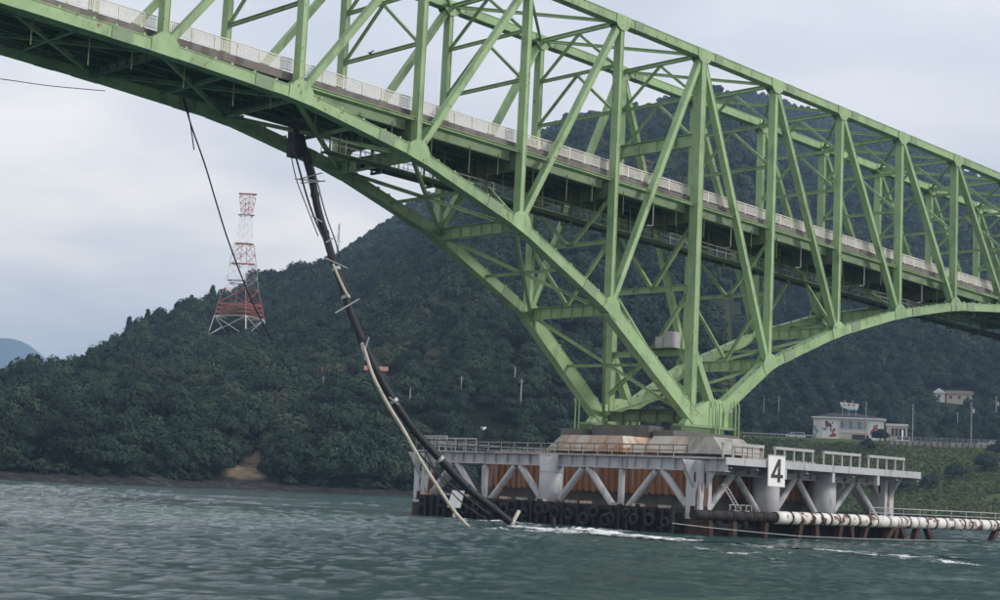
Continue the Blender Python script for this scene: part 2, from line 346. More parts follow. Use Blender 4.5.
def scar_w(x, y):
    a = np.array(SCAR.xy); bb = np.array(SCAR2.xy); d = bb-a; l2 = d@d
    tt = np.clip(((x-a[0])*d[0]+(y-a[1])*d[1])/max(l2, 1e-6), -.15, 1.15)
    dist = np.hypot(x-a[0]-tt*d[0], y-a[1]-tt*d[1])
    return np.clip((4.2*(1.15-.75*np.clip(tt, 0, 1))-dist)/1.2, 0, 1)
at = me.attributes.new('scar', 'FLOAT', 'POINT'); at.data.foreach_set('value', scar_w(vs[:, 0], vs[:, 1]).astype(np.float32))
hill = link('hillside', me); hill['kind'] = 'structure'

# distant blue mountain across the strait
mb = MB(); n_a, n_d = 60, 8
prof = [(-200, 372), (-120, 360), (-60, 349), (-20, 342), (8, 340), (25, 344), (40, 355), (52, 366), (80, 377), (130, 392), (200, 415), (320, 440)]
xs = np.linspace(-200, 320, n_a)
for j in range(n_d):
    for i, x in enumerate(xs):
        y = np.interp(x, [p[0] for p in prof], [p[1] for p in prof]); q = j/(n_d-1)
        top = atD(x, y, 7000+500*vnoise(np.array(x/60.), np.array(0.), 5)); hgt = top.z*smooth01(q)
        hgt *= 1+.10*float(vnoise(np.array(x/25.), np.array(j*1.7), 9)-.5)*math.sin(q*math.pi)
        p = atD(x, y, 6300+700*q); mb.v.append((p.x, p.y, hgt-2+4*q))
for j in range(n_d-1):
    for i in range(n_a-1): mb.f.append((j*n_a+i, j*n_a+i+1, (j+1)*n_a+i+1, (j+1)*n_a+i))
fm = mat('distant_forest', (.02, .032, .018), (.032, .045, .022), .01, .95)
o = mb.build('mountain', fm, smooth=True); o['kind'] = 'structure'

# ================================================================== WATER
wm = bpy.data.materials.new('sea_water'); wm.use_nodes = True; t = wm.node_tree; N = t.nodes; L = t.links; b = N['Principled BSDF']
g = N.new('ShaderNodeNewGeometry')
def wnoise(sc, st, det, rough=.55, dist=0.0, rot=0.0):
    mp = N.new('ShaderNodeMapping'); mp.vector_type = 'TEXTURE'; mp.inputs['Scale'].default_value = st; mp.inputs['Rotation'].default_value = (0, 0, rot); L.new(g.outputs['Position'], mp.inputs[0])
    n = N.new('ShaderNodeTexNoise'); n.inputs['Scale'].default_value = sc; n.inputs['Detail'].default_value = det; n.inputs['Roughness'].default_value = rough; n.inputs['Distortion'].default_value = dist
    L.new(mp.outputs[0], n.inputs['Vector']); return n
big = wnoise(.018, (1, 1, 1), 3, .5, .6)
cr_ = N.new('ShaderNodeValToRGB'); L.new(big.outputs['Fac'], cr_.inputs[0])
cr_.color_ramp.elements[0].position = .38; cr_.color_ramp.elements[0].color = (.012, .046, .046, 1)
cr_.color_ramp.elements[1].position = .62; cr_.color_ramp.elements[1].color = (.020, .070, .058, 1)
L.new(cr_.outputs[0], b.inputs['Base Color'])
b.inputs['Roughness'].default_value = .08; b.inputs['IOR'].default_value = 1.333
wa = wnoise(2.0, (2.2, 1, 1), 9, .62, .3, -.757); wb = wnoise(.3, (2, 1, 1), 4, .55, .4, -.6); wc = wnoise(.035, (3.2, 1, 1), 3, .5, .8, -.9)
pr = N.new('ShaderNodeMapRange'); L.new(wc.outputs['Fac'], pr.inputs[0]); pr.inputs[1].default_value = .36; pr.inputs[2].default_value = .66; pr.inputs[3].default_value = .3; pr.inputs[4].default_value = 1.0
b1 = N.new('ShaderNodeBump'); b1.inputs['Distance'].default_value = .7; L.new(pr.outputs[0], b1.inputs['Strength']); L.new(wa.outputs['Fac'], b1.inputs['Height'])
b2 = N.new('ShaderNodeBump'); b2.inputs['Distance'].default_value = 1.5; b2.inputs['Strength'].default_value = .35; L.new(wb.outputs['Fac'], b2.inputs['Height']); L.new(b1.outputs[0], b2.inputs['Normal'])
L.new(b2.outputs[0], b.inputs['Normal'])
_wr = np.random.RandomState(3); WAVES = []
for k in range(46):
    lam = .9*1.085**k; th = .81+_wr.normal()*.5; WAVES.append((2*math.pi/lam*math.cos(th), 2*math.pi/lam*math.sin(th), _wr.uniform(0, 6.28), .010*min(lam, 2.4)**.85))
def wave(x, y):
    x = np.asarray(x, float); y = np.asarray(y, float); z = np.zeros_like(x)
    for kx, ky, ph, am in WAVES: z += am*np.sin(kx*x+ky*y+ph)
    return z*(.55+.9*vnoise(x/31, y/31, 12))
wa_, wr_ = np.radians(np.arange(14, 74, .095)), np.concatenate([[6], 16*np.exp(np.arange(0, 3.63, .0042))])
A, Rr = np.meshgrid(wa_, wr_, indexing='ij'); X_ = CAM.x+np.sin(A)*Rr; Y_ = CAM.y+np.cos(A)*Rr
fade = np.clip((Rr-6)/20, 0, 1)*np.clip((600-Rr)/200, 0, 1)
vs = np.stack([X_, Y_, wave(X_, Y_)*fade], -1).reshape(-1, 3); m1_, m2_ = A.shape
ii = (np.arange(m1_-1)[:, None]*m2_+np.arange(m2_-1)[None, :]).reshape(-1); fs = np.stack([ii, ii+m2_, ii+m2_+1, ii+1], -1).astype(np.int32)
me = bpy.data.meshes.new('water'); me.vertices.add(len(vs)); me.vertices.foreach_set('co', vs.astype(np.float32).reshape(-1))
me.loops.add(fs.size); me.loops.foreach_set('vertex_index', fs.reshape(-1)); me.polygons.add(len(fs)); me.polygons.foreach_set('loop_start', np.arange(0, fs.size, 4, dtype=np.int32))
me.polygons.foreach_set('use_smooth', np.ones(len(fs), bool)); me.update(calc_edges=True); me.materials.append(wm)
o = link('water', me); o['kind'] = 'structure'
mb = MB(); mb.add([(-9000, -9000, -.8), (9000, -9000, -.8), (9000, 9000, -.8), (-9000, 9000, -.8)], [(0, 1, 2, 3)])
o = mb.build('open_sea', wm); o['kind'] = 'structure'

# foam: wake of the tidal stream past the pier, lying on the water
fmat = bpy.data.materials.new('sea_foam'); fmat.use_nodes = True; t = fmat.node_tree; N = t.nodes; L = t.links; b = N['Principled BSDF']
b.inputs['Base Color'].default_value = (.78, .82, .82, 1); b.inputs['Roughness'].default_value = .7
uv = N.new('ShaderNodeUVMap'); sp = N.new('ShaderNodeSeparateXYZ'); L.new(uv.outputs[0], sp.inputs[0])
g = N.new('ShaderNodeNewGeometry')
mp = N.new('ShaderNodeMapping'); mp.inputs['Scale'].default_value = (1, .45, 1); mp.inputs['Rotation'].default_value = (0, 0, 1.2); L.new(g.outputs['Position'], mp.inputs[0])
n = N.new('ShaderNodeTexNoise'); n.inputs['Scale'].default_value = .75; n.inputs['Detail'].default_value = 9; n.inputs['Roughness'].default_value = .72; n.inputs['Distortion'].default_value = .5; L.new(mp.outputs[0], n.inputs['Vector'])
ed = N.new('ShaderNodeMath'); ed.operation = 'MULTIPLY_ADD'; L.new(sp.outputs['Y'], ed.inputs[0]); ed.inputs[1].default_value = .25; L.new(n.outputs['Fac'], ed.inputs[2])
mr = N.new('ShaderNodeMapRange'); L.new(ed.outputs[0], mr.inputs[0]); mr.inputs[1].default_value = .68; mr.inputs[2].default_value = .80
L.new(mr.outputs[0], b.inputs['Alpha'])
def foam(path, widths, dens):
    """strip of foam along ground points; uv.y = density (fades to the edges and ends)"""
    P = [Vector(p) for p in path]; vs, fs, uvs = [], [], []
    n_c = 11
    for i, p in enumerate(P):
        d = (P[min(i+1, len(P)-1)]-P[max(i-1, 0)]); d.z = 0; d.normalize(); nn = Vector((-d.y, d.x, 0))
        for k in range(n_c):
            q = (k/(n_c-1))*2-1; bumpz = .10*(1-q*q)*dens[i]*random.uniform(.4, 1.0)
            pp = p+nn*(q*widths[i]); vs.append(pp+Vector((0, 0, float(wave(pp.x, pp.y))+.05+bumpz))); uvs.append(dens[i]*(1-abs(q)**1.6))
    for i in range(len(P)-1):
        for k in range(n_c-1): fs.append((i*n_c+k, i*n_c+k+1, (i+1)*n_c+k+1, (i+1)*n_c+k))
    me = bpy.data.meshes.new('foam'); me.from_pydata([tuple(v) for v in vs], [], fs); me.materials.append(fmat)
    l = me.uv_layers.new(name='UVMap')
    for lp in me.loops: l.data[lp.index].uv = (0, uvs[lp.vertex_index])
    me.polygons.foreach_set('use_smooth', [True]*len(me.polygons))
    o = link('foam', me); o['kind'] = 'stuff'; o['label'] = 'white foam streaks on the tidal stream below the pier'; return o
def zpath(pts, n):
    out = []
    for (x0, y0), (x1, y1) in zip(pts, pts[1:]):
        for k in range(n): out.append(onZ(lerp(x0, x1, k/n), lerp(y0, y1, k/n), 0))
    out.append(onZ(*pts[-1], 0)); return out
def foam_px(pts, wpx, dn, n=6):
    n *= 6; P = zpath(pts, n); m_ = len(P); wd = [max(.3, wpx*(.6+.8*random.random())) for _ in P]
    de = [dn*min(1, 4*i/(m_-1)+.15, 4*(m_-1-i)/(m_-1)+.15)*random.uniform(.75, 1.1) for i in range(m_)]
    foam(P, wd, de)
foam_px([(500, 527), (560, 532), (640, 537), (720, 544)], 4.4, 1.15, 9)
foam_px([(700, 541), (770, 548), (850, 554), (960, 563), (1010, 566)], 4.0, .85, 8)
foam_px([(545, 529), (580, 531), (630, 536), (668, 540)], 2.2, 1.35, 7)
foam_px([(416, 517), (450, 519), (490, 522), (540, 527), (600, 531), (690, 537)], 1.6, .95, 6)
foam_px([(440, 526), (470, 528), (500, 529), (530, 531)], 1.0, .95, 5)
foam_px([(650, 546), (760, 556), (830, 562)], 3.5, .62, 6)
foam_px([(790, 548), (880, 556), (1005, 562)], 3.2, .62, 6)

# ================================================================== BRIDGE
PW, TW, GR = 12.5, 10.95, -0.0357
def gz(x): return GR*x-1e-5*x*x
I0, I1 = -8, 8
BOT = {-8: 32.5, -7: 32.35, -6: 32.2, -5: 32.02, -4: 31.6, -3: 29.6, -2: 25.85, -1: 20.05, 1: 17.85, 2: 23.1, 3: 27.0, 4: 29.8, 5: 31.4, 6: 32.2, 7: 32.6, 8: 32.8}
TOPZ = 48.3
def top(i, y): return Vector((i*PW, y, TOPZ+gz(i*PW)))
BEAR = {0.0: Vector((0.6, 0, 11.3)), TW: Vector((-1.2, TW, 11.3))}
def bot(i, y):
    if i == 0: return BEAR[y].copy()
    return Vector((i*PW, y, BOT[i]+gz(i*PW)))
bridge = thing('truss_bridge', 'long pale green steel through truss bridge crossing the strait', 'bridge', (0, 5.5, 8.2))
def part(mb, name, material=GREEN, parent=None): return mb.build(name, material, parent or bridge)
SIDE = (0, 1, 0)
def gusset(y, node, others, reach, half, parent, extra=None, drop=0):
    pts = []
    for q, h in others:
        d = Vector((q.x-node.x, 0, q.z-node.z)).normalized(); nn = Vector((-d.z, 0, d.x)); rr = reach
        for s_ in (-1, 1): p = node+d*rr+nn*(h*s_); pts.append((p.x, p.z))
    pts.append((node.x, node.z-half))
    H_ = hull(pts); mb = MB()
    for sgn in (-1, 1):
        a = y+sgn*.50; mb.prism(H_, 'y', a-.025, a+.025)
    mb.build('gusset_plate', GREEN, parent)
CH_W, CH_H, TC_H = .9, .98, .9
for y in (0.0, TW):
    posts = {}; bchords = {}; tchords = {}
    for i in range(I0, I1):
        a, c = top(i, y), top(i+1, y); mb = MB(); mb.chord(a, c, CH_W, TC_H, .05, SIDE); tc_ = part(mb, 'top_chord'); tchords[i] = tc_
        d = (c-a).normalized(); mb = MB()
        mb.beam(a+d*1.7, a+d*3.0, CH_W+.14, TC_H+.05, SIDE); mb.build('splice_plate', GREEN2, tc_)
        p, q = bot(i, y), bot(i+1, y)
        if i == -1: q = BEAR[y]+Vector((.1, 0, -.45))
        if i == 0: p = BEAR[y]+Vector((4.3, 0, .9))
        h = CH_H*(1.5 if i == -1 else 1.3 if i == 0 else 1.0)
        mb = MB(); mb.chord(p, q, CH_W, h, .05, SIDE)
        dd = (q-p); ln = dd.length; dd.normalize(); up = SIDE and Vector((0, 1, 0)).cross(dd).normalized()
        if up.z < 0: up = -up
        for k in range(1, 6):        # lifting lugs and bolt heads along the top flange
            c0 = p+dd*(ln*(k+random.uniform(-.2, .2))/6)+up*(h/2)
            mb.box((c0.x-.09, c0.y-CH_W/2, c0.z-.05), (c0.x+.09, c0.y-CH_W/2+.22, c0.z+.17))
        bc = part(mb, 'bottom_chord'); bchords[i] = bc
        sgn = 1 if i < 0 else -1; base = q if i < 0 else p
        mb = MB(); bb = base-dd*(2.7*sgn)
        if i not in (-1, 0): mb.beam(bb, bb-dd*(1.7*sgn), CH_W+.14, h+.06, SIDE); mb.build('splice_plate', GREEN2, bc)
    for i in range(I0, I1+1):
        t_, b_ = top(i, y), bot(i, y)
        big_ = i == 0
        wx, wy = (.78, 1.0) if big_ else (.50, .80)
        foot = b_+Vector((0, 0, 1.0)) if not big_ else Vector((0, y, 12.6))
        mb = MB(); x = i*PW
        hx, hy = wx/2, wy/2; tf = .05
        # post: box with flange lips facing along the bridge
        mb.profile(Vector((x, y, foot.z-.9)), Vector((x, y, t_.z-TC_H/2)), [(-hy-.04,-hx),(hy+.04,-hx),(hy+.04,-hx+tf),(hy,-hx+tf),(hy,hx-tf),(hy+.04,hx-tf),(hy+.04,hx),(-hy-.04,hx),(-hy-.04,hx-tf),(-hy,hx-tf),(-hy,-hx+tf),(-hy-.04,-hx+tf)], SIDE)
        posts[i] = part(mb, 'vertical_post')
        if big_:
            mb = MB(); mb.beam((-.1, y, 18.1), (3.3, y, 12.4), .93, .72, SIDE); part(mb, 'kicker_strut')
        # gusset plates
        oth = [(t_+Vector((PW, 0, gz(PW))), TC_H/2+.02), (t_-Vector((PW, 0, gz(PW))), TC_H/2+.02)]
        if i <= 0 and i > I0: oth.append((bot(i-1, y), .42))
        if i >= 0 and i < I1: oth.append((bot(i+1, y), .42))
        oth.append((t_-Vector((0, 0, 10)), .42))
        gusset(y, t_, oth, 1.0, .55, posts[i])
        if not big_:
            oth = [(t_, .40)]
            oth.append(((BEAR[y]+Vector((.1, 0, -.45))) if i == -1 else ((BEAR[y]+Vector((4.4, 0, 1.2))) if i == 1 and False else bot(min(i+1, I1), y) if i < I1 else b_+Vector((5, 0, 0))), CH_H/2+.03))
            oth.append((bot(max(i-1, I0), y) if i > I0 and not (i == 1) else (b_-Vector((5, 0, 0)) if i != 1 else BEAR[y]+Vector((4.4, 0, 1.2))), CH_H/2+.03))
            if i < 0: oth.append((top(i+1, y), .40))
            if i > 0: oth.append((top(i-1, y), .40))
            gusset(y, b_, oth, 1.15, .52, posts[i])
    for i in range(I0, I1):
        p, q = (bot(i, y), top(i+1, y)) if i < 0 else (top(i, y), bot(i+1, y))
        d = (q-p).normalized(); p, q = p+d*.7, q-d*.7
        mb = MB(); a, b_, lip, tf = .265, .34, .035, .045
        mb.profile(p, q, [(-b_-lip,-a),(b_+lip,-a),(b_+lip,-a+tf),(b_,-a+tf),(b_,a-tf),(b_+lip,a-tf),(b_+lip,a),(-b_-lip,a),(-b_-lip,a-tf),(-b_,a-tf),(-b_,-a+tf),(-b_-lip,-a+tf)], SIDE); part(mb, 'diagonal')
    # bearing box and shoe
    B = BEAR[y]; mb = MB()
    poly = [(B.x-1.8, 10.35), (B.x+5.9, 10.35), (B.x+5.9, 12.2), (B.x+5.2, 12.95), (B.x+2.4, 13.1), (B.x-.2, 12.0)]
    mb.prism(hull(poly), 'y', y-.41, y+.41); bx = part(mb, 'bearing_box')
    mb = MB()
    for k in range(3):
        xk = B.x+3.2+k*1.1; mb = MB(); mb.box((xk-.05, y-.60, 10.36), (xk+.05, y-.41, 11.9)); mb.build('stiffener', GREEN, bx)
    mb = MB(); mb.box((B.x-2.2, y-.8, 10.1), (B.x+6.1, y+.8, 10.35)); mb.build('sole_plate', GREEN2, bx)
    mb = MB(); mb.box((B.x-2.6, y-.7, 9.55), (B.x+4.2, y+.7, 10.1)); mb.build('bearing_shoe', DKGREEN, bx)
    for xk in ((3.0, 3.55, 6.2, 6.75) if y < 1 else ()):
        s_ = -1 if y > 1 else 1; xx = xk if y < 1 else -xk-.2+1.3
        mb = MB(); yy = y-1.0 if y < 1 else y+.4
        mb.tube([(xx, yy, 8.65), (xx, yy, 12.6), (xx+.1, yy+.3, 13.1)], .085, 6); part(mb, 'drain_pipe')
    if y > 1:
        for xk in (-5.6, -5.05):
            mb = MB(); mb.tube([(xk, y-.6, 8.6), (xk, y-.6, 12.2), (xk+.2, y-.3, 12.6)], .085, 6); part(mb, 'drain_pipe')

# transverse systems
def plate_girder(p, q, depth, flange, n, name, material=GREEN, parent=None):
    mb = MB(); mb.ibeam(p, q, flange, depth, .04, .05); o = part(mb, name, material, parent)
    d = Vector(q)-Vector(p); side = d.normalized().cross(Vector((0, 0, 1)))
    for k in range(1, n):
        c = Vector(p)+d*(k/n); mb = MB()
        for s_ in (-1, 1):
            a = c+side*(s_*.03); e_ = c+side*(s_*(flange/2-.02))
            mb.add([a+Vector((0,0,-depth/2+.05)), e_+Vector((0,0,-depth/2+.05)), e_+Vector((0,0,depth/2-.05)), a+Vector((0,0,depth/2-.05)),
                    a+d.normalized()*.03+Vector((0,0,-depth/2+.05)), e_+d.normalized()*.03+Vector((0,0,-depth/2+.05)), e_+d.normalized()*.03+Vector((0,0,depth/2-.05)), a+d.normalized()*.03+Vector((0,0,depth/2-.05))],
                   [(0,1,2,3),(7,6,5,4),(0,4,5,1),(3,2,6,7),(1,5,6,2),(0,3,7,4)])
        mb.build('stiffener', material, o)
    return o
def brace(p, q, w, h, name, material=GREEN):
    mb = MB(); mb.ibeam(p, q, w, h, .05, .05); return part(mb, name, material)
Y0, Y1 = .45, TW-.45
def ny(p, y): return Vector((p.x, y, p.z))
for i in range(I0, I1+1):
    x = i*PW; zt = TOPZ+gz(x); zm = 43.9+gz(x); zl = 39.3+gz(x)
    brace((x, Y0, zt-.1), (x, Y1, zt-.1), .34, .42, 'top_strut')
    brace((x, Y0, zm), (x, Y1, zm), .26, .32, 'sway_strut')
    if i == 0: plate_girder((x, Y0, zl+.1), (x, Y1, zl+.1), 1.35, .5, 4, 'portal_beam')
    else: brace((x, Y0, zl), (x, Y1, zl), .26, .34, 'sway_strut')
    ym = TW/2
    for (za, zb) in ((zt-.3, zm+.1), (zm-.15, zl+.15)):
        for ye in (Y0, Y1): brace((x, ym, za), (x, ye, zb), .22, .26, 'sway_brace')
    if i < I1:
        x2 = x+PW; z2 = TOPZ+gz(x2)
        brace((x+.4, Y1, zt-.05), (x2-.4, Y0, z2-.05), .24, .30, 'lateral_brace')
        brace((x+.4, Y0, zt-.09), (x2-.4, Y1, z2-.09), .24, .26, 'lateral_brace')
    # floor beam
    zf = (32.05 if i < -3 else 31.75)+gz(x)
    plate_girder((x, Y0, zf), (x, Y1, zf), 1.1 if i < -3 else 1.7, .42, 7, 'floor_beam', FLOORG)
    # bottom strut between the chords
    if i != 0:
        zb = BOT[i]+gz(x)
        if BOT[i] < 30.2:
            plate_girder((x, Y0, zb), (x, Y1, zb), 1.15, .45, 7, 'bottom_strut')
            # sway bracing under the deck
            if BOT[i] < 27.5:
                zf2 = zf-1.0
                ymid = TW/2; zmid = (zb+zf2)/2
                if abs(i) == 1:
                    brace((x, Y0, zmid+1.2), (x, Y1, zmid+1.2), .28, .36, 'sway_strut')
                    for ye in (Y0, Y1):
                        brace((x, ymid, zmid+1.0), (x, ye, zf2), .26, .32, 'sway_brace')
                        brace((x, ye, zmid+1.0), (x, ymid, zb+.6), .26, .32, 'sway_brace')
                else:
                    for ye in (Y0, Y1): brace((x, ymid, zf2), (x, ye, zb+.7), .24, .3, 'sway_brace')
        else:
            brace((x, Y0, zb-.2), (x, Y1, zb-.2), .3, .45, 'bottom_strut')
# tower sway frame over the pier
for (za, zb) in ((31.0, 24.2), (24.2, 17.6)):
    brace((0, TW/2, zb), (0, Y0, za-.4), .34, .40, 'sway_brace'); brace((0, TW/2, zb), (0, Y1, za-.4), .34, .40, 'sway_brace')
    plate_girder((0, Y0, zb), (0, Y1, zb), .6, .4, 4, 'sway_strut')
brace((0, TW/2, 17.2), (.2, Y0, 13.4), .34, .40, 'sway_brace'); brace((0, TW/2, 17.2), (-.4, Y1, 13.4), .34, .40, 'sway_brace')
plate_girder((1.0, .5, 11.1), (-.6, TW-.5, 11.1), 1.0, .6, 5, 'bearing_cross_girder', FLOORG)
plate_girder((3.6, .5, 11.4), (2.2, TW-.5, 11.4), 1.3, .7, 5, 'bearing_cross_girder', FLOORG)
mb = MB(); mb.box((-1.2, 1.6, 17.95), (1.4, TW/2+2.2, 18.05)); part(mb, 'pier_platform', DKGREEN)
mb = MB(); mb.box((-.8, 1.9, 18.05), (.5, 3.0, 19.7)); part(mb, 'equipment_cabinet', GALV)
mb = MB(); mb.box((-.8, 3.1, 18.05), (.5, 4.1, 19.2)); part(mb, 'equipment_cabinet', GALV)
# bottom laterals: X in every panel with a short strut through the crossing
for i in range(I0, I1):
    p, q = (bot(i, 0.0), bot(i+1, 0.0))
    pf, qf = bot(i, TW), bot(i+1, TW)
    o_ = Vector((0, 0, -.1))
    brace(ny(p, Y0)+o_, ny(qf, Y1)+o_, .30, .34, 'bottom_lateral'); brace(ny(pf, Y1)+o_+Vector((0,0,-.03)), ny(q, Y0)+o_+Vector((0,0,-.03)), .30, .30, 'bottom_lateral')
    mn, mf = (p+q)/2, (pf+qf)/2
    brace(ny(mn, Y0)+Vector((0,0,-.08)), ny(mf, Y1)+Vector((0,0,-.08)), .26, .28, 'bottom_lateral')
# deck: slab, stringers, kerbs, fascia, railings, deck-level strut in the truss plane
ZD = 33.35
for i in range(I0, I1):
    x0, x1 = i*PW, (i+1)*PW; a, c = gz(x0), gz(x1)
    e0, e1 = x0+.012, x1-.012
    def P(x, y, z): return Vector((x, y, z+lerp(a, c, (x-x0)/PW)))
    mb = MB(); mb.profile(P(e0, TW/2, ZD-.17), P(e1, TW/2, ZD-.17), [(-4.35,-.13),(4.35,-.13),(4.35,.13),(-4.35,.13)], (0,1,0)); slab = part(mb, 'deck_slab', FASCIA)
    mb = MB(); mb.profile(P(e0, TW/2, ZD-.01), P(e1, TW/2, ZD-.01), [(-3.2,-.03),(3.2,-.03),(3.2,.03),(-3.2,.03)], (0,1,0)); mb.build('road_surface', ASPH, slab)
    for s_ in (-1, 1):
        yk = TW/2+s_*4.42
        mb = MB(); mb.profile(P(e0, yk, ZD-.10), P(e1, yk, ZD-.10), [(-.13,-.30),(.13,-.30),(.13,.36),(-.13,.36)], (0,1,0)); mb.build('deck_edge', FASCIA, slab)
        yg = TW/2+s_*4.1
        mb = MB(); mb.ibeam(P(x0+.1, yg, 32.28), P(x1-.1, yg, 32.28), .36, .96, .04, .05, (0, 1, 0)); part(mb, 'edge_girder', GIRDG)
        # truss plane strut
        yt = 0.0 if s_ < 0 else TW
        zs = 32.55
        if min(BOT.get(i, 12), BOT.get(i+1, 12)) < 31.6:
            xa, xb = x0+.3, x1-.3
            lo = BOT.get(i, 12) if i != 0 else 12; hi_ = BOT.get(i+1, 12) if i+1 != 0 else 12
            if max(lo, hi_) > 31.8:
                tt = (31.5-min(lo, hi_))/(max(lo, hi_)-min(lo, hi_))
                if lo > hi_: xa = lerp(x1, x0, tt)
                else: xb = lerp(x0, x1, tt)
            mb = MB(); mb.ibeam(P(xa, yt, zs), P(xb, yt, zs), .32, .27, .06, .05, (0, 1, 0)); part(mb, 'deck_level_strut')
    for yk in (2.6, 4.5, 6.4, 8.3):
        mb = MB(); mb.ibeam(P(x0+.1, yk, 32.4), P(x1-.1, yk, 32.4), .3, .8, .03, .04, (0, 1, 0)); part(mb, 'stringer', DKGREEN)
    # railings
    for s_ in (-1, 1):
        yr = TW/2+s_*4.44; z0 = ZD+.26
        mb = MB()
        mb.beam(P(e0, yr, z0+1.06), P(e1, yr, z0+1.06), .10, .09, SIDE); mb.beam(P(e0, yr, z0+.12), P(e1, yr, z0+.12), .06, .06, SIDE); mb.beam(P(e0, yr, z0+.88), P(e1, yr, z0+.88), .05, .05, SIDE)
        rl = part(mb, 'railing', RAILP)
        for k in range(6):
            xx = x0+(k+.5)*PW/6; p0 = P(xx, yr, z0); mb = MB(); mb.box((xx-.06, yr-.05, p0.z-.02), (xx+.06, yr+.05, p0.z+1.02)); mb.build('railing_post', RAILP, rl)
        mb = MB(); nb = 78
        for k in range(nb):
            xx = x0+(k+.5)*PW/nb; p0 = P(xx, yr, z0); mb.box((xx-.042, yr-.016, p0.z+.14), (xx+.042, yr+.016, p0.z+.90))
        bo = mb.build('balusters', RAILP, rl); bo['kind'] = 'stuff'
    # drain pipes hanging under the near edge
    for k, ln in ((.22, 2.2), (.58, 2.5), (.86, 1.9)):
        xx = x0+k*PW; p0 = P(xx, 1.15, 32.1); mb = MB()
        path = [p0, p0-Vector((0, 0, ln))]
        if k == .58 and i > -2: path.append(p0-Vector((.9, 0, ln+.12)))
        mb.tube(path, .055, 6); part(mb, 'drain_pipe', GALV if k == .58 and i > -2 else FLOORG)
# inspection walkway slung under the deck
for i in range(-4, I1):
    x0, x1 = i*PW, (i+1)*PW
    if i in (-4,): x0 += 6
    zw = 28.9; za, zb = zw+gz(x0), zw+gz(x1)
    if BOT.get(i, 0) > 31 and BOT.get(i+1, 0) > 31: za += 1.6; zb += 1.6
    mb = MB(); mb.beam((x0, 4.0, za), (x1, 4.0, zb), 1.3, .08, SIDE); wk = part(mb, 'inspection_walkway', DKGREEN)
    mb = MB()
    for yy in (3.35, 4.65):
        mb.beam((x0, yy, za+1.1), (x1, yy, zb+1.1), .06, .06, SIDE); mb.beam((x0, yy, za+.6), (x1, yy, zb+.6), .04, .04, SIDE)
        n_ = int((x1-x0)/1.5)
        for k in range(n_+1):
            xx = lerp(x0+.1, x1-.1, k/n_); zz = lerp(za, zb, k/n_); mb.box((xx-.025, yy-.025, zz), (xx+.025, yy+.025, zz+1.1))
    mb.build('walkway_railing', GALV if i < -2 or i % 3 == 0 else DKGREEN, wk)
    for k in range(3):
        xx = lerp(x0+1, x1-1, k/2); zz = lerp(za, zb, k/2)
        for yy in (3.3, 4.7): mb = MB(); mb.box((xx-.04, yy-.04, zz), (xx+.04, yy+.04, 31.6+gz(xx))); mb.build('walkway_hanger', DKGREEN, wk)
# the surviving length of water main and its cradles, under the deck right of the break
mb = MB(); mb.tube([(x, 7.0, 29.6+gz(x)) for x in np.linspace(-38, 100, 24)], .42, 12); mpipe = part(mb, 'water_main', PIPEB)
for k in range(22):
    x = -36+k*6.1; mb = MB()
    mb.box((x-.12, 6.3, 28.95+gz(x)), (x+.12, 7.7, 29.15+gz(x)))
    for yy in (6.35, 7.65): mb.box((x-.08, yy-.06, 29.15+gz(x)), (x+.08, yy+.06, 31.3+gz(x)))
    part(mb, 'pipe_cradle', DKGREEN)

# ================================================================== PIER
CXP, CYP = 1.0, 5.5
pier = thing('bridge_pier', 'massive bridge pier with rusty sheet pile wall and stained concrete pedestals', 'pier', (CXP, CYP, 0))
def octo(hx, hy, ch): return [(CXP-hx+ch, CYP-hy), (CXP+hx-ch, CYP-hy), (CXP+hx, CYP-hy+ch), (CXP+hx, CYP+hy-ch), (CXP+hx-ch, CYP+hy), (CXP-hx+ch, CYP+hy), (CXP-hx, CYP+hy-ch), (CXP-hx, CYP-hy+ch)]
mb = MB(); mb.prism(octo(9.6, 15.6, 2.2), 'z', -3, 3.4); mb.build('footing', DKCONC, pier)
mb = MB(); mb.prism(octo(10.0, 15.8, 2.2), 'z', 3.4, 6.9); wall_ = mb.build('pier_body', SHEET, pier)
def pile_run(p, q):
    p, q = Vector(p), Vector(q); n_ = max(2, int((q-p).length/.85)); d = (q-p)/n_; nn = Vector((d.y, -d.x, 0)).normalized()
    for k in range(n_):
        c = p+d*(k+.5); a = d*.30; b_ = d*.19; o = nn*.22
        mb = MB(); vs = []
        for z in (3.25, 6.88):
            vs += [c-a+Vector((0,0,z)), c-b_+o+Vector((0,0,z)), c+b_+o+Vector((0,0,z)), c+a+Vector((0,0,z))]
        mb.add(vs, [(0,1,5,4),(1,2,6,5),(2,3,7,6),(4,5,6,7),(0,3,2,1)]); mb.build('sheet_pile', SHEET, wall_)
oc = [(x, y) for x, y in octo(10.0, 15.8, 2.2)]
for a, b_ in ((7, 0), (0, 1), (6, 7)): pile_run((*oc[a], 0), (*oc[b_], 0))
mb = MB(); mb.prism(octo(9.2, 15.0, 2.0), 'z', 6.9, 7.15); mb.build('pier_cap', CONC, pier)
def frustum(x0, x1, y0, y1, z0, z1, sx0, sx1, sy0, sy1):
    mb = MB(); return mb.add([(x0,y0,z0),(x1,y0,z0),(x1,y1,z0),(x0,y1,z0),(x0+sx0,y0+sy0,z1),(x1-sx1,y0+sy0,z1),(x1-sx1,y1-sy1,z1),(x0+sx0,y1-sy1,z1)],
                    [(0,3,2,1),(4,5,6,7),(0,1,5,4),(1,2,6,5),(2,3,7,6),(3,0,4,7)])
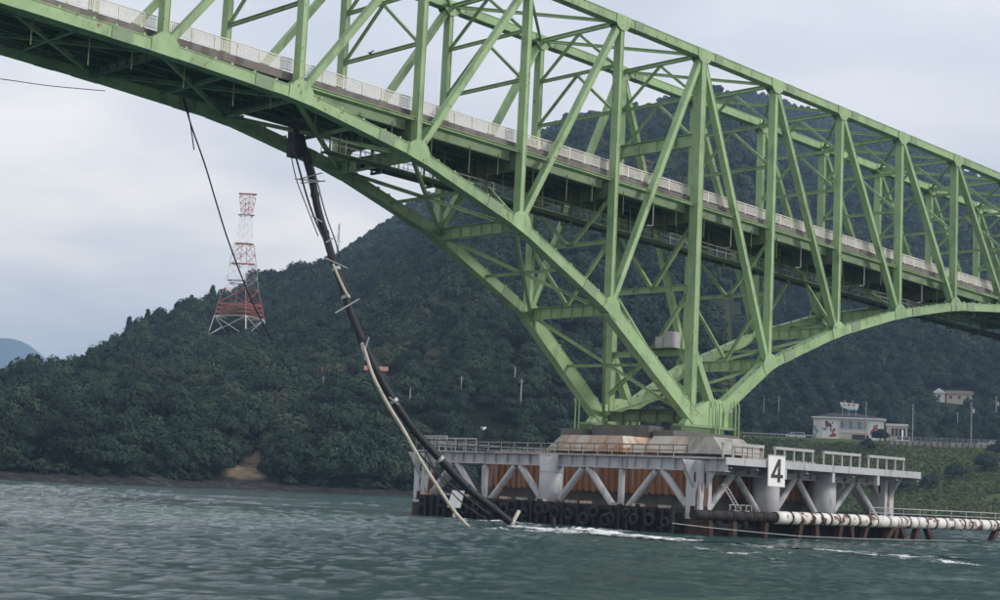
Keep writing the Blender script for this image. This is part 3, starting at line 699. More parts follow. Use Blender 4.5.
for (y0, y1, mt, sa, sb) in ((-11.6, -6.9, CONC, 2.0, .02), (-6.88, -1.2, CONCRUST, .02, 1.3), (.6, 9.3, CONCRUST, .9, .02), (9.32, 11.2, CONC, .02, 1.5)):
    frustum(-9.0, -3.6, y0, y1, 7.15, 8.75, .9, .1, sa, sb).build('pedestal', mt, pier)
frustum(-8.4, -3.6, -1.2, .6, 7.15, 7.9, .5, .1, .02, .02).build('pedestal', CONCRUST, pier)
frustum(-3.55, 8.2, -3.4, 14.2, 7.15, 8.6, .1, .5, .5, .5).build('pedestal', CONC, pier)
for y in (0.0, TW):
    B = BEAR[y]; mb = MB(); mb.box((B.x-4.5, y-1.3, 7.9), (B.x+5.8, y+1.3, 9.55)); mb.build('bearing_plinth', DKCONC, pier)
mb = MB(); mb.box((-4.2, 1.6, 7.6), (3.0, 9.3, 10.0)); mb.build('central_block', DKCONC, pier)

# ================================================================== FENDER PLATFORM
plat = thing('protection_platform', 'grey steel protection platform on round columns around the bridge pier', 'platform', (CXP, CYP, 0))
XL, XR, YN, YF = -13.76, 15.2, -12.7, 23.8
ZP = 6.7
def ppart(mb, name, m_=STEEL, par=None, smooth=False): return mb.build(name, m_, par or plat, smooth)
def cyl(x, y, r, z0, z1, name, m_=STEEL):
    mb = MB(); mb.tube([(x, y, z0), (x, y, z1)], r, 20); return ppart(mb, name, m_, None, False)
colx = (-4.06, 4.9)
cols = [(XL, 5.4, 1.15, STEEL)]+[(x, YN, 1.25, STEEL) for x in colx]+[(XR, 5.4, 1.15, STEEL), (-4.06, YF, 1.2, STEEL), (4.9, YF, 1.2, STEEL)]
for x, y, r, m_ in cols:
    c = cyl(x, y, r, 1.0, ZP-.35, 'column', m_)
    for p in c.data.polygons: p.use_smooth = len(p.vertices) == 4
    mb = MB(); mb.tube([(x, y, 4.9), (x, y, 4.96)], r+.05, 20); mb.build('ring_stiffener', m_, c)
# corner columns: box columns with access holes and cap brackets
for x, y in ((XL, YN), (XR, YN), (XL, YF), (XR, YF)):
    mb = MB(); mb.box((x-.8, y-.8, 1.3), (x+.8, y+.8, ZP-.3)); c = ppart(mb, 'corner_column', STEELR)
    for sx_, sy_ in ((-1, 0), (1, 0), (0, -1), (0, 1)):
        mb = MB()
        if sx_:
            X = x+sx_*.8
            mb.prism([(X, ZP-.3), (X+sx_*1.7, ZP-.3), (X, ZP-2.7)], 'y', y-.10, y+.10)
        else:
            Y = y+sy_*.8
            mb.prism([(Y, ZP-.3), (Y+sy_*1.7, ZP-.3), (Y, ZP-2.7)], 'x', x-.10, x+.10)
        mb.build('bracket', STEEL, c)
    for zc in (2.0, 4.9):
        for (ax_, sg) in (('x', -1), ('y', -1)):
            mb = MB()
            if ax_ == 'x': mb.box((x-.82, y-.26, zc-.42), (x-.79, y+.26, zc+.42))
            else: mb.box((x-.26, y-.82, zc-.42), (x+.26, y-.79, zc+.42))
            mb.build('access_hole', TAR, c)
    mb = MB(); mb.tube([(x, y, -2), (x, y, 1.3)], 1.2, 14); mb.build('column_base', RUST, c)
# perimeter girders (front faces with stiffener ribs)
def girder(p, q, z, dep, n, name='edge_girder'):
    p, q = Vector((*p, z)), Vector((*q, z)); mb = MB(); mb.ibeam(p, q, .7, dep, .05, .07); o = ppart(mb, name)
    d = (q-p); sd_ = d.normalized().cross(Vector((0, 0, 1)))
    for k in range(1, n):
        c = p+d*(k/n); mb = MB()
        for s_ in (-1, 1):
            a, b2, e_ = c+sd_*(s_*.03), c+sd_*(s_*.34), d.normalized()*.05
            mb.add([a+Vector((0,0,-dep/2+.07)), b2+Vector((0,0,-dep/2+.32)), b2+Vector((0,0,dep/2-.07)), a+Vector((0,0,dep/2-.07)),
                    a+e_+Vector((0,0,-dep/2+.07)), b2+e_+Vector((0,0,-dep/2+.32)), b2+e_+Vector((0,0,dep/2-.07)), a+e_+Vector((0,0,dep/2-.07))],
                   [(0,1,2,3),(7,6,5,4),(0,4,5,1),(1,5,6,2),(2,6,7,3),(3,7,4,0)])
        mb.build('rib', STEEL, o)
    return o
for (a, b_, n_) in (((XL, YN-3.1), (XL, YN-1.06), 2), ((XL, YN+1.06), (XL, 4.2), 10), ((XL, 6.6), (XL, YF-1.06), 10)):
    girder(a, b_, ZP-.62, 1.2, n_)
mb = MB(); mb.box((XL-.55, 4.15, ZP-1.25), (XL-.45, 6.65, ZP-.05)); mb.box((XL-.6, 4.25, ZP-.95), (XL-.55, 6.55, ZP-.35)); ppart(mb, 'girder_saddle', STEEL)
girder((XL+1.06, YN), (XR-1.06, YN), ZP-.95, 1.0, 14); girder((XL+1.06, YF), (XR-1.06, YF), ZP-.62, 1.2, 14); girder((XR, YN+1.06), (XR, YF-1.06), ZP-.62, 1.2, 18)
# cantilever cross beams and walking deck, near side
for k in range(9):
    x = XL+.6+k*3.75; mb = MB(); mb.ibeam((x, YN+2.4, ZP-.62), (x, YN-3.0, ZP-.55), .4, .75, .04, .05); o = ppart(mb, 'cross_beam')
    if k in (2, 4, 6): mb = MB(); mb.box((x-.22, YN-3.27, ZP-1.55), (x+.22, YN-2.9, ZP-.2)); mb.build('beam_end', STEEL, o)
mb = MB(); mb.box((XL-.5, YN-3.25, ZP-.17), (XR+1.6, YN+2.8, ZP)); ppart(mb, 'deck_plate')
mb = MB(); mb.box((XL-.55, YN-3.35, ZP-.62), (XR+1.6, YN-3.25, ZP+.02)); ppart(mb, 'fascia_beam')
mb = MB(); mb.box((XL-.5, YN+2.82, ZP-.13), (XL+1.3, YF+1.5, ZP-.01)); ppart(mb, 'deck_plate')
mb = MB(); mb.box((XL+1.32, YF-2.6, ZP-.13), (XR+1.5, YF+1.5, ZP-.01)); ppart(mb, 'deck_plate')
mb = MB(); mb.box((XR-2.6, YN+2.82, ZP-.13), (XR+1.5, YF-2.62, ZP-.01)); ppart(mb, 'deck_plate')
# tubular braces
def tb(p, q, r=.33): mb = MB(); mb.tube([p, q], r, 12); o = ppart(mb, 'tube_brace'); 
def bay_y(x, ya, yb):
    ym = (ya+yb)/2; zl, zu = 2.0, ZP-1.3
    s_ = (yb-ya)
    tb((x, ym, 1.5), (x, ym, zu), .30)
    tb((x, ya+s_*.07, 2.4), (x, ya+s_*.23, zu)); tb((x, ym-s_*.035, 1.7), (x, ya+s_*.27, zu))
    tb((x, yb-s_*.07, 2.4), (x, yb-s_*.23, zu)); tb((x, ym+s_*.035, 1.7), (x, yb-s_*.27, zu))
bay_y(XL, YN, 5.4); bay_y(XL, 5.4, YF); bay_y(XR, YN, 5.4); bay_y(XR, 5.4, YF)
cs = [XL, *colx, XR]
for yy in (YN, YF):
    for a, b_ in zip(cs, cs[1:]):
        xm = (a+b_)/2
        tb((a+1.0, yy, 1.9), (xm-.3, yy, ZP-1.45)); tb((b_-1.0, yy, 1.9), (xm+.3, yy, ZP-1.45))
# handrails: slim posts along the left face, stout frames along the near side
def handrail(p, q, n, h, r, m_, name='handrail', mid=True):
    p, q = Vector(p), Vector(q); mb = MB()
    mb.tube([p+Vector((0, 0, h)), q+Vector((0, 0, h))], r, 6)
    if mid: mb.tube([p+Vector((0, 0, h*.52)), q+Vector((0, 0, h*.52))], r*.8, 6)
    o = ppart(mb, name, m_)
    for k in range(n+1):
        c = p+(q-p)*(k/n); mb = MB(); mb.tube([c, c+Vector((0, 0, h))], r, 6); mb.build('rail_post', m_, o)
handrail((XL-.35, YN+1.2, ZP), (XL-.35, YF+1.2, ZP), 23, 1.0, .035, RUST)
handrail((XL+1.2, YN+4, ZP), (XL+1.2, YF+1.2, ZP), 18, 1.0, .035, GALV)
handrail((XL-.3, YF-3.5, ZP), (XL-.3, YF+1.3, ZP), 4, 1.45, .07, GALV, 'guard_frame')
handrail((XL+1.0, YF-6.5, ZP), (XL+1.0, YF+1.3, ZP), 5, 1.3, .07, GALV, 'guard_frame')
def gframe(x0, x1, n):
    y = YN-3.1; mb = MB(); mb.box((x0, y-.14, ZP+1.05), (x1, y+.14, ZP+1.3)); o = ppart(mb, 'guard_frame', GALV)
    for k in range(n+1):
        c = lerp(x0+.08, x1-.08, k/n); mb = MB(); mb.box((c-.07, y-.07, ZP), (c+.07, y+.07, ZP+1.05)); mb.build('rail_post', GALV, o)
def xa(u): return onY(u, 460, YN-3.1).x
for u0, u1, n_ in ((722, 763, 4), (774, 813, 4), (823, 860, 4), (868, 904, 4)): gframe(xa(u0), xa(u1), n_)
handrail((XL+1, YN-3.0, ZP), (XR+1, YN-3.0, ZP), 16, .95, .03, RUST)
handrail((XL+1, YF+1.3, ZP), (XR+1, YF+1.3, ZP), 16, 1.0, .035, GALV)

# number sign hung on the near girder
sg = thing('number_sign', 'white rectangular board with a worn black figure 4 on the platform edge', 'sign', onY(776, 487, YN-3.55))
p0 = onY(767.5, 486, YN-3.5); p1 = onY(785, 456, YN-3.5)
sw, sh = p1.x-p0.x, p1.z-p0.z
mb = MB(); mb.box((p0.x, YN-3.56, p0.z), (p1.x, YN-3.46, p1.z)); mb.build('board', SIGNW, sg)
mb = MB(); yb = YN-3.565; X0, Z0 = p0.x, p0.z
def sp_(u, v): return (X0+u*sw, Z0+v*sh)
mb.prism([sp_(.56, .88), sp_(.72, .88), sp_(.32, .34), sp_(.16, .34)], 'y', yb-.012, yb)
mb.prism([sp_(.56, .88), sp_(.72, .88), sp_(.70, .14), sp_(.54, .14)], 'y', yb-.026, yb-.014)
mb.prism([sp_(.16, .28), sp_(.86, .28), sp_(.86, .385), sp_(.16, .385)], 'y', yb-.040, yb-.028)
mb.build('numeral', BLACKP, sg)
mb = MB()
for v in (.0, 1.0): mb.box((X0-.04, YN-3.6, Z0+v*sh-.04), (X0+sw+.04, YN-3.44, Z0+v*sh+.04))
mb.build('sign_frame', GALV, sg)

# dark timber fender along the waterline
fen = thing('timber_fender', 'black tarred timber fender wall at the waterline below the grey platform', 'fender', (XL-1, CYP, 0))
XF = XL-1.9; YFE = 22.3
def fpart(mb, name, m_=TAR, par=None): return mb.build(name, m_, par or fen)
for z in (.35, 1.15, 1.85):
    mb = MB(); mb.box((XF-.02, YN+1.0, z-.17), (XF+.35, YFE, z+.17)); fpart(mb, 'waler')
nP = 34
for k in range(nP):
    y = lerp(YN+1.2, YFE-.2, k/(nP-1)); h = 2.0+random.choice((-.9, -.3, 0, 0, .15, .3))+random.uniform(-.15, .15)
    mb = MB(); mb.box((XF-.27-random.uniform(0, .15), y-.17, -1.5), (XF-.03, y+random.uniform(.08, .2), h)); fpart(mb, 'fender_pile')
mb = MB(); mb.box((XF+.36, YN+1.0, -1.5), (XF+1.0, YFE, 1.75)); fpart(mb, 'backing_wall')
mb = MB(); mb.box((XF, YN+1.0, 2.0), (XL+2.4, YFE, 2.12)); fpart(mb, 'fender_deck', RUST)
for k in range(12):
    y = lerp(YN+3, YF-2, k/11)+random.uniform(-.6, .6); mb = MB(); mb.box((XF+.1, y-.5, 2.12), (XF+.7, y+.5, 2.36)); fpart(mb, 'cleat', CONCRUST if k % 2 else CONC)
for k in range(9):
    x = lerp(XF+2, XR, k/8); mb = MB(); mb.box((x-.2, YN-2.4, -1.5), (x+.2, YN-2.0, 1.7)); fpart(mb, 'fender_pile')
for z in (.5, 1.5): mb = MB(); mb.box((XF+1.5, YN-1.98, z-.2), (-5.5, YN-1.6, z+.2)); fpart(mb, 'waler')
mb = MB(); mb.box((XF+1.5, YN-1.58, -1.5), (XR+.5, YN-1.3, 1.3)); fpart(mb, 'backing_wall')
mb = MB(); mb.box((XF+1, YN+.98, -1.5), (XR+1, YFE-.1, .9)); fpart(mb, 'inner_fill')
mb = MB(); mb.box((XF+.2, YFE+.02, -1.5), (XR, YFE+.3, 1.75)); fpart(mb, 'backing_wall')
tyre_me = None
for k in range(22):
    y = lerp(YN+2.2, YF-5, k/21)+random.uniform(-.6, .6); z = 1.15+random.uniform(-.45, .35)
    if tyre_me is None: tm = MB(); tm.torus((0, 0, 0), (1, 0, 0), .42, .17, 16, 8); tyre_me = tm.mesh('tyre', RUBBER, True)
    o = link('tyre_fender', tyre_me, None, (XF-.45, y, z)); o.rotation_euler = (0, random.uniform(-.2, .2), random.uniform(-.25, .25)); q_ = random.uniform(.75, 1.15); o.scale = (q_, q_, q_)
    tag(o, 'black tyre hanging in the row along the dark timber fender', 'tyre', 'tyres hung on the fender wall')
# access ladder and basket
lad = thing('access_ladder', 'small grey steel ladder and landing between the corner column and the sign', 'ladder', (XL+4.4, YN-1.2, 2))
a0, a1 = onY(722, 484, YN-1.4), onY(736, 508, YN-1.4)
for dx in (0, .55): mb = MB(); mb.beam((a0.x+dx, YN-1.4, a0.z), (a1.x+dx, YN-1.4, a1.z), .06, .09); mb.build('rail', GALV, lad)
for k in range(9):
    q = k/8; mb = MB(); mb.beam((lerp(a0.x, a1.x, q), YN-1.4, lerp(a0.z, a1.z, q)), (lerp(a0.x, a1.x, q)+.55, YN-1.4, lerp(a0.z, a1.z, q)), .05, .05); mb.build('rung', GALV, lad)
mb = MB(); q0, q1 = onY(728, 517, YN-1.6), onY(750, 517, YN-1.6)
for z in (0, .55, 1.05): mb.box((q0.x, YN-1.7, q0.z+z), (q1.x, YN-1.62, q0.z+z+.07))
for k in range(5): x = lerp(q0.x, q1.x-.07, k/4); mb.box((x, YN-1.8, q0.z), (x+.07, YN-1.72, q0.z+1.12))
mb.build('landing_rail', GALV, lad)

# white rusted fender pipe on raking legs
fp = thing('fender_pipe', 'long white fender pipe with rust bands on raking legs above the water', 'pipe', (5, YN-4.6, 0))
YPp = YN-4.4
pa, pb = onY(693, 513.5, YPp), onY(1000, 530, YPp); zpp = 1.75
x = pa.x; xe = pb.x+16; k = 0; xdark = onY(766, 517, YPp).x
while x < xe:
    ln = random.uniform(1.2, 2.1); m_ = TAR if x < xdark else WHITEP; pr_ = .42 if x < xdark else .56
    mb = MB(); mb.tube([(x, YPp, zpp), (x+ln-.14, YPp, zpp)], pr_, 16); o = mb.build('pipe_segment', m_, fp)
    for p in o.data.polygons: p.use_smooth = len(p.vertices) == 4
    mb = MB(); mb.tube([(x+ln-.14, YPp, zpp), (x+ln, YPp, zpp)], pr_+random.uniform(.0, .09), 14); mb.build('rust_band', RUST, fp)
    x += ln; k += 1
for u, lean in ((708, .3), (733, -.2), (765, .3), (800, -.3), (815, .4), (840, -.2), (850, 1.2), (866, -1.2), (893, -2.6), (896, -.6), (900, 1.6), (917, -.7), (926, 2.0), (996, -2.0)):
    x = onY(u, 520, YPp).x; mb = MB(); mb.beam((x, YPp, zpp-.45), (x+lean, YPp+random.uniform(-.2, .6), -1.6), .52, .5, (0, 1, 0)); mb.build('raking_leg', RUST, fp)
mb = MB(); mb.box((pa.x+12, YPp+.7, zpp-.1), (xe, YPp+2.3, zpp+.05)); mb.build('catwalk', GALV, fp)
rr = [onY(u, 508+(u-885)*.061, YPp+2.2) for u in np.linspace(870, 1000, 9)]
ra, rb = rr[0], rr[-1]; zr = 3.02
mb = MB(); mb.tube([(ra.x, YPp+2.2, zr), (rb.x+14, YPp+2.2, zr)], .045, 6); mb.tube([(ra.x, YPp+2.2, zr-.5), (rb.x+14, YPp+2.2, zr-.5)], .035, 6); o = mb.build('handrail', GALV, fp)
n_ = 14
for k in range(n_): x = lerp(ra.x, rb.x+14, k/(n_-1)); mb = MB(); mb.tube([(x, YPp+2.2, zpp+.05), (x, YPp+2.2, zr)], .04, 6); mb.build('rail_post', GALV, o)
# mooring line looped low over the water in front of the legs
pts = [onY(u, v, YPp-.9) for u, v in ((672, 523), (705, 527), (760, 532.5), (800, 536), (860, 540), (930, 544), (1000, 547.5), (1040, 549))]
for p in pts: p.z = max(p.z, .12)
mb = MB(); mb.tube(pts, .03, 6); tag(mb.build('mooring_rope', GALV), 'pale mooring rope strung low along the legs of the white fender pipe', 'rope')
# white boards and stakes caught at the fender
wp = MB(); wp.add([(XF-1.1, 14.9, 1.0), (XF-.6, 14.9, 2.7), (XF-.5, 14.9, 2.7), (XF-1.0, 14.9, 1.0), (XF-1.1, 16.7, 1.0), (XF-.6, 16.7, 2.7), (XF-.5, 16.7, 2.7), (XF-1.0, 16.7, 1.0)], [(0,1,2,3),(7,6,5,4),(0,4,5,1),(1,5,6,2),(2,6,7,3),(3,7,4,0)]); wp.box((XF-1.05, 15.6, -.2), (XF-.9, 15.9, 1.05)); tag(wp.build('white_panel', WHITE), 'small white panel leaning on the black fender behind the hanging pipe', 'panel')
st = MB(); a = onY(512, 524, -6.6); b_ = onY(519, 511, -6.4); st.tube([(a.x, a.y, -.4), a, b_], .16, 8); tag(st.build('conduit_stub', BEIGE), 'short beige stub sticking out of the water at the pipe end', 'pipe stub')
st = MB(); a = onZ(554, 530, 0); st.beam((a.x, a.y, -1), (a.x-.12, a.y, 1.0), .26, .26); tag(st.build('wooden_stake', TAR), 'lone dark stake poking from the foam beside the fender', 'stake')

# ================================================================== BROKEN PIPE AND CABLES
def drop(pts, ya, yb, v0, v1):
    out = []
    for u, v in pts:
        t_ = (v-v0)/(v1-v0); out.append(onY(u, v, lerp(ya, yb, min(1, max(0, t_)))))
    return out
def dense(P, n=4):
    """Catmull-Rom through the points"""
    P = [Vector(p) for p in P]; out = []
    for i in range(len(P)-1):
        a, b_, c, d = P[max(i-1, 0)], P[i], P[i+1], P[min(i+2, len(P)-1)]
        for k in range(n):
            t_ = k/n; out.append(.5*((2*b_)+(c-a)*t_+(2*a-5*b_+4*c-d)*t_*t_+(3*b_-a-3*c+d)*t_**3))
    out.append(P[-1]); return out
bpth = [(299, 128), (304, 150), (312, 180), (318, 210), (327, 240), (334, 263), (343, 288), (349, 308), (362, 340), (378, 374), (394, 401), (414, 430), (440, 459), (468, 488), (493, 508), (517, 527), (535, 538)]
BP = dense(drop(bpth, 7.0, -6.5, 128, 527), 4)
BP[-1].z = min(BP[-1].z, -1.0)
bw = thing('broken_water_pipe', 'broken black water pipe hanging from the bridge into the sea', 'pipe', BP[0])
mb = MB(); mb.tube(BP, .32, 12); o = mb.build('pipe', PIPEB, bw, True)
mb = MB(); mb.box((BP[0].x-.75, BP[0].y-.6, BP[0].z-2.6), (BP[0].x+.15, BP[0].y+.5, BP[0].z+.3)); mb.build('hanger_box', PIPEB, bw)
mb = MB(); mb.box((BP[0].x-1.5, BP[0].y-.9, BP[0].z+.3), (BP[0].x+1.5, BP[0].y+.9, BP[0].z+.65)); mb.build('hanger_beam', DKGREEN, bw)
for f_ in (.16, .24, .34, .42, .50, .57, .63, .70, .76, .82, .88, .93):
    i = int(f_*(len(BP)-1)); d = (BP[i+1]-BP[i-1]).normalized(); mb = MB(); mb.tube([BP[i]-d*.14, BP[i]+d*.14], .37, 12); mb.build('clamp_band', GALV if f_ in (.34, .42, .63, .76, .93) else RUBBER, bw)
def crossbar(u, v, du, dv, i_w=.1):
    t_ = (v-128)/(527-128); y = lerp(7.0, -6.5, t_)-.42; a = onY(u-du, v-dv, y); c = onY(u+du, v+dv, y)
    mb = MB(); mb.beam(a, c, .09, .11); mb.build('support_bracket', PYGREY, bw)
for q in ((307, 180, 12, 1), (311, 176, 11, -3), (313, 182, 12, -1), (317, 219, 5, 3), (336, 263, 11, 5), (347, 306, 12, -7), (366, 346, 3, -9), (363, 352, 2, 8), (394, 401, 5, 4), (330, 240, 5, -3)): crossbar(*q)
# beige conduit alongside
cp = [(362, 343), (366, 354), (371, 370), (378, 386), (390, 408), (402, 427), (420, 459), (440, 490), (455, 512), (470, 528), (478, 536)]
CP = dense(drop(cp, -.7, -9.05, 343, 527), 3); CP[-1].z = -.8
mb = MB(); mb.tube(CP, .135, 8); tag(mb.build('conduit', BEIGE, None, True), 'long thin beige conduit hanging beside the broken black pipe into the sea', 'conduit')
mb = MB(); mb.tube(dense(drop([(333, 264), (338, 276), (344, 289), (349, 298)], 1.9, .8, 262, 298), 3), .11, 8); tag(mb.build('conduit', BEIGE, None, True), 'short beige conduit piece clamped to the upper part of the broken pipe', 'conduit')
# black cables around the pipe
def cable(pts, ya, yb, v0, v1, r, label, name='hanging_cable', m_=RUBBER, zmin=None, thin=False):
    P = dense(drop(pts, ya, yb, v0, v1), 4)
    if zmin is not None:
        for p in P: p.z = max(p.z, zmin)
    mb = MB(); n_p = len(P); mb.tube(P, (lambda i: r if not thin or i < n_p*.62 else r*.4), 6); return tag(mb.build(name, m_), label, 'cable')
cable([(294, 150), (300, 172), (308, 200), (316, 222), (325, 242), (331, 258)], 5.6, 2.2, 150, 258, .09, 'black cable running down left of the broken pipe to the first bracket')
cable([(309, 150), (318, 185), (326, 215), (335, 240), (340, 258)], 6.0, 2.6, 150, 258, .06, 'thin black wire running down right of the broken pipe below the bridge')
cable([(290, 150), (296, 178), (304, 200), (318, 236)], 6.4, 3.0, 150, 258, .05, 'thin black wire leftmost beside the top of the broken pipe')
cable([(365, 348), (372, 380), (392, 418), (418, 452), (450, 484), (490, 515)], 0, -6.5, 348, 527, .08, 'black cable trailing close beside the lower broken pipe')
cable([(424, 448), (440, 478), (465, 505), (500, 527)], -4, -7, 448, 527, .06, 'black cable dipping into the sea between the conduit and the pipe')
cable([(183, 98), (192, 128), (205, 165), (217, 205), (228, 240), (245, 285), (262, 322), (290, 372), (328, 432), (370, 470), (418, 500)], 8.5, 24.0, 98, 500, .065, 'long dark cable slanting from the left of the bridge down to the platform', zmin=.5, thin=True)
cable([(184, 98), (188, 112), (191, 128), (194, 150)], 8.2, 9.0, 98, 150, .05, 'short loose wire end beside the long slanting cable')
P_ = [atD(-160, 66, 150), atD(-60, 72, 135), onY(0, 79, 13), onY(50, 86, 12), onY(105, 91, 11.2)]
mb = MB(); mb.tube(dense(P_, 5), .035, 5); tag(mb.build('overhead_wire', RUBBER), 'thin overhead wire reaching the underside of the bridge from the left edge', 'wire')

# bird by the far strut
c = onY(370, 53.5, 5.2); bd = MB(); bs_ = .62
bd.tube([c+Vector((-.38, 0, .02)), c+Vector((-.22, 0, .05)), c, c+Vector((.22, 0, -.02)), c+Vector((.5, 0, -.10)), c+Vector((.75, 0, -.12))], lambda i: (.03, .10, .14, .12, .06, .03)[i], 8)
bd.add([c+Vector((.15, -.05, .06)), c+Vector((-.12, -.05, .08)), c+Vector((-.05, -.8, .32)), c+Vector((.22, -.75, .28)), c+Vector((.15, .05, .06)), c+Vector((-.12, .05, .08)), c+Vector((-.05, .8, .32)), c+Vector((.22, .75, .28))], [(0, 1, 2, 3), (4, 7, 6, 5)])
bd.v = [tuple(c+(Vector(p)-c)*bs_) for p in bd.v]
tag(bd.build('bird', BIRD, None, True), 'dark bird with spread wings flying between the bridge trusses', 'bird')

# ================================================================== HILLSIDE THINGS
def pylon(name, label, base, H, sections, half, leg_m):
    """lattice mast: sections = [(z0, z1, half0, half1, material, dense)] in fractions of H"""
    t_ = thing(name, label, 'pylon', base)
    th = math.radians(25); cs_, sn = math.cos(th), math.sin(th)
    def C(sx_, sy_, hw, z): x, y = sx_*hw, sy_*hw; return Vector((base[0]+x*cs_-y*sn, base[1]+x*sn+y*cs_, base[2]+z*H))
    CO = [(-1, -1), (1, -1), (1, 1), (-1, 1)]
    for (z0, z1, h0, h1, m_, nb, wd) in sections:
        for c_ in CO:
            mb = MB(); wd *= .9; mb.beam(C(*c_, h0, z0), C(*c_, h1, z1), wd*1.4, wd*1.4); mb.build('leg', m_, t_)
        mb = MB()
        for k in range(nb):
            a, b_ = lerp(z0, z1, k/nb), lerp(z0, z1, (k+1)/nb); ha, hb = lerp(h0, h1, k/nb), lerp(h0, h1, (k+1)/nb)
            for j in range(4):
                c1, c2 = CO[j], CO[(j+1) % 4]
                mb.beam(C(*c1, ha, a), C(*c2, hb, b_), wd, wd); mb.beam(C(*c2, ha, a), C(*c1, hb, b_), wd, wd); mb.beam(C(*c1, hb, b_), C(*c2, hb, b_), wd, wd)
        mb.build('lattice', m_, t_)
    return t_, C
PB = on_ground(238, 338, 560, 700); D_ = math.hypot(PB.x-CAM.x, PB.y-CAM.y)
topz = atD(251, 192, D_).z; H_ = topz-PB.z
def fz(v): return (atD(246, v, D_).z-PB.z)/H_
PYL, PC = pylon('transmission_pylon', 'tall red and white lattice pylon on the wooded ridge', PB, H_, [
    (0, fz(318), 8.0, 6.6, PYWHITE, 1, .30), (fz(318), fz(305), 6.6, 5.8, PYRED, 3, .20), (fz(305), fz(290), 5.8, 4.6, PYRED, 1, .18), (fz(290), fz(266), 4.6, 3.6, PYWHITE, 2, .09),
    (fz(266), fz(244), 3.6, 2.6, PYRED, 2, .16), (fz(244), fz(216), 2.2, 1.6, PYWHITE, 3, .07), (fz(216), fz(197), 1.35, 2.2, PYRED, 3, .15)], 9, PYWHITE)
def arm(v, hw, m_, thick, nm='cross_arm', sec=.9):
    z = atD(246, v, D_).z; mb = MB(); d = Vector((_r0.x, _r0.y, 0))
    cc = Vector((PB.x, PB.y, z)); mb.beam(cc-d*hw, cc+d*hw, 1.6, thick); mb.beam(cc-d*(hw*.5)-Vector((0, 0, sec)), cc-d*hw, .2, .2); mb.beam(cc+d*(hw*.5)-Vector((0, 0, sec)), cc+d*hw, .2, .2)
    mb.build(nm, m_, PYL)
arm(194, 3.3, PYRED, .35); arm(215, 3.0, PYGREY, .14); arm(244, 3.2, PYRED, .3); arm(264, 4.2, PYRED, .4); arm(281, 5.4, PYGREY, .3); arm(284, 4.6, PYGREY, .14); arm(305, 7.4, PYRED, .5)
pb2 = atD(337, 262, 1060); gz2 = ground(pb2); h2 = atD(338, 222, 1060).z-gz2
p2, _ = pylon('far_pylon', 'small grey lattice pylon far behind the hill crest beside the black pipe', Vector((pb2.x, pb2.y, gz2-1)), h2, [(0, .55, 3.0, 1.4, PYGREY, 3, .10), (.55, 1, 1.4, .4, PYGREY, 4, .09)], 3, PYGREY)
for zf_, hw in ((.62, 4.2), (.76, 3.6), (.9, 3.0)):
    mb = MB(); cc = Vector((pb2.x, pb2.y, gz2-1+zf_*h2)); mb.beam(cc-_r0*hw, cc+_r0*hw, .2, .2); mb.build('cross_arm', PYGREY, p2)

# restaurant on the embankment road
RD = 572
def house(name, label, cat='building', loc=(0, 0, 0)): return thing(name, label, cat, loc)
# local frame facing the camera
q0 = atD(813, 437, RD); q1 = atD(890, 441, RD); bl = Vector((q1.x-q0.x, q1.y-q0.y, 0)); BLn = bl.length; bx_ = bl.normalized(); by_ = Vector((-bx_.y, bx_.x, 0))
if by_.dot(Vector((q0.x-CAM.x, q0.y-CAM.y, 0))) < 0: by_ = -by_
O0 = Vector((q0.x, q0.y, ROADZ)); PXM = BLn/77.3
def LB(o, x0, x1, y0, y1, z0, z1, mb=None):
    mb = mb or MB(); vs = []
    for z in (z0, z1):
        for (x, y) in ((x0, y0), (x1, y0), (x1, y1), (x0, y1)): p = O0+bx_*x+by_*y; vs.append((p.x, p.y, o+z))
    return mb.add(vs, [(0,3,2,1),(4,5,6,7),(0,1,5,4),(1,2,6,5),(2,3,7,6),(3,0,4,7)])
rest = house('roadside_restaurant', 'long low white restaurant with murals and dark roof on the embankment road', 'building', O0)
HW = 8.3; W1 = 71*PXM
LB(ROADZ, 0, W1, 0, 11, -.5, HW).build('wall', WALLW, rest)
LB(ROADZ, -.8, W1+.8, -1.0, 12, HW, HW+.42).build('eaves', WHITE, rest)
mb = MB(); vs = []
for (x, y, z) in ((-.6, -.8, HW+.42), (W1+.6, -.8, HW+.42), (W1+.6, 11.8, HW+.42), (-.6, 11.8, HW+.42), (7, 5.5, HW+2.3), (W1-9, 5.5, HW+2.3)): p = O0+bx_*x+by_*y; vs.append((p.x, p.y, ROADZ+z))
mb.add(vs, [(0, 1, 5, 4), (1, 2, 5), (2, 3, 4, 5), (3, 0, 4), (0, 3, 2, 1)]); mb.build('roof', ROOF, rest)
def blob(cx_, cz, rx, rz, n=11):
    mb = MB(); pts = []
    for k in range(n): a = 2*math.pi*k/n; q = random.uniform(.65, 1.15); pts.append((cx_+rx*q*math.cos(a), cz+rz*q*math.sin(a)))
    vs = []
    for dy in (-.06, -.01):
        for x, z in pts: p = O0+bx_*x+by_*dy; vs.append((p.x, p.y, ROADZ+z))
    return mb.add(vs, [tuple(range(n)), tuple(range(2*n-1, n-1, -1))]+[(i, (i+1) % n, n+(i+1) % n, n+i) for i in range(n)])
LB(ROADZ, 3.2, 8.6, -.02, 0, .4, HW-.4).build('mural_panel', WHITE, rest); LB(ROADZ, W1-5.2, W1-1.2, -.02, 0, .3, HW-.5).build('mural_panel', WHITE, rest)
rs_ = random.Random(21)
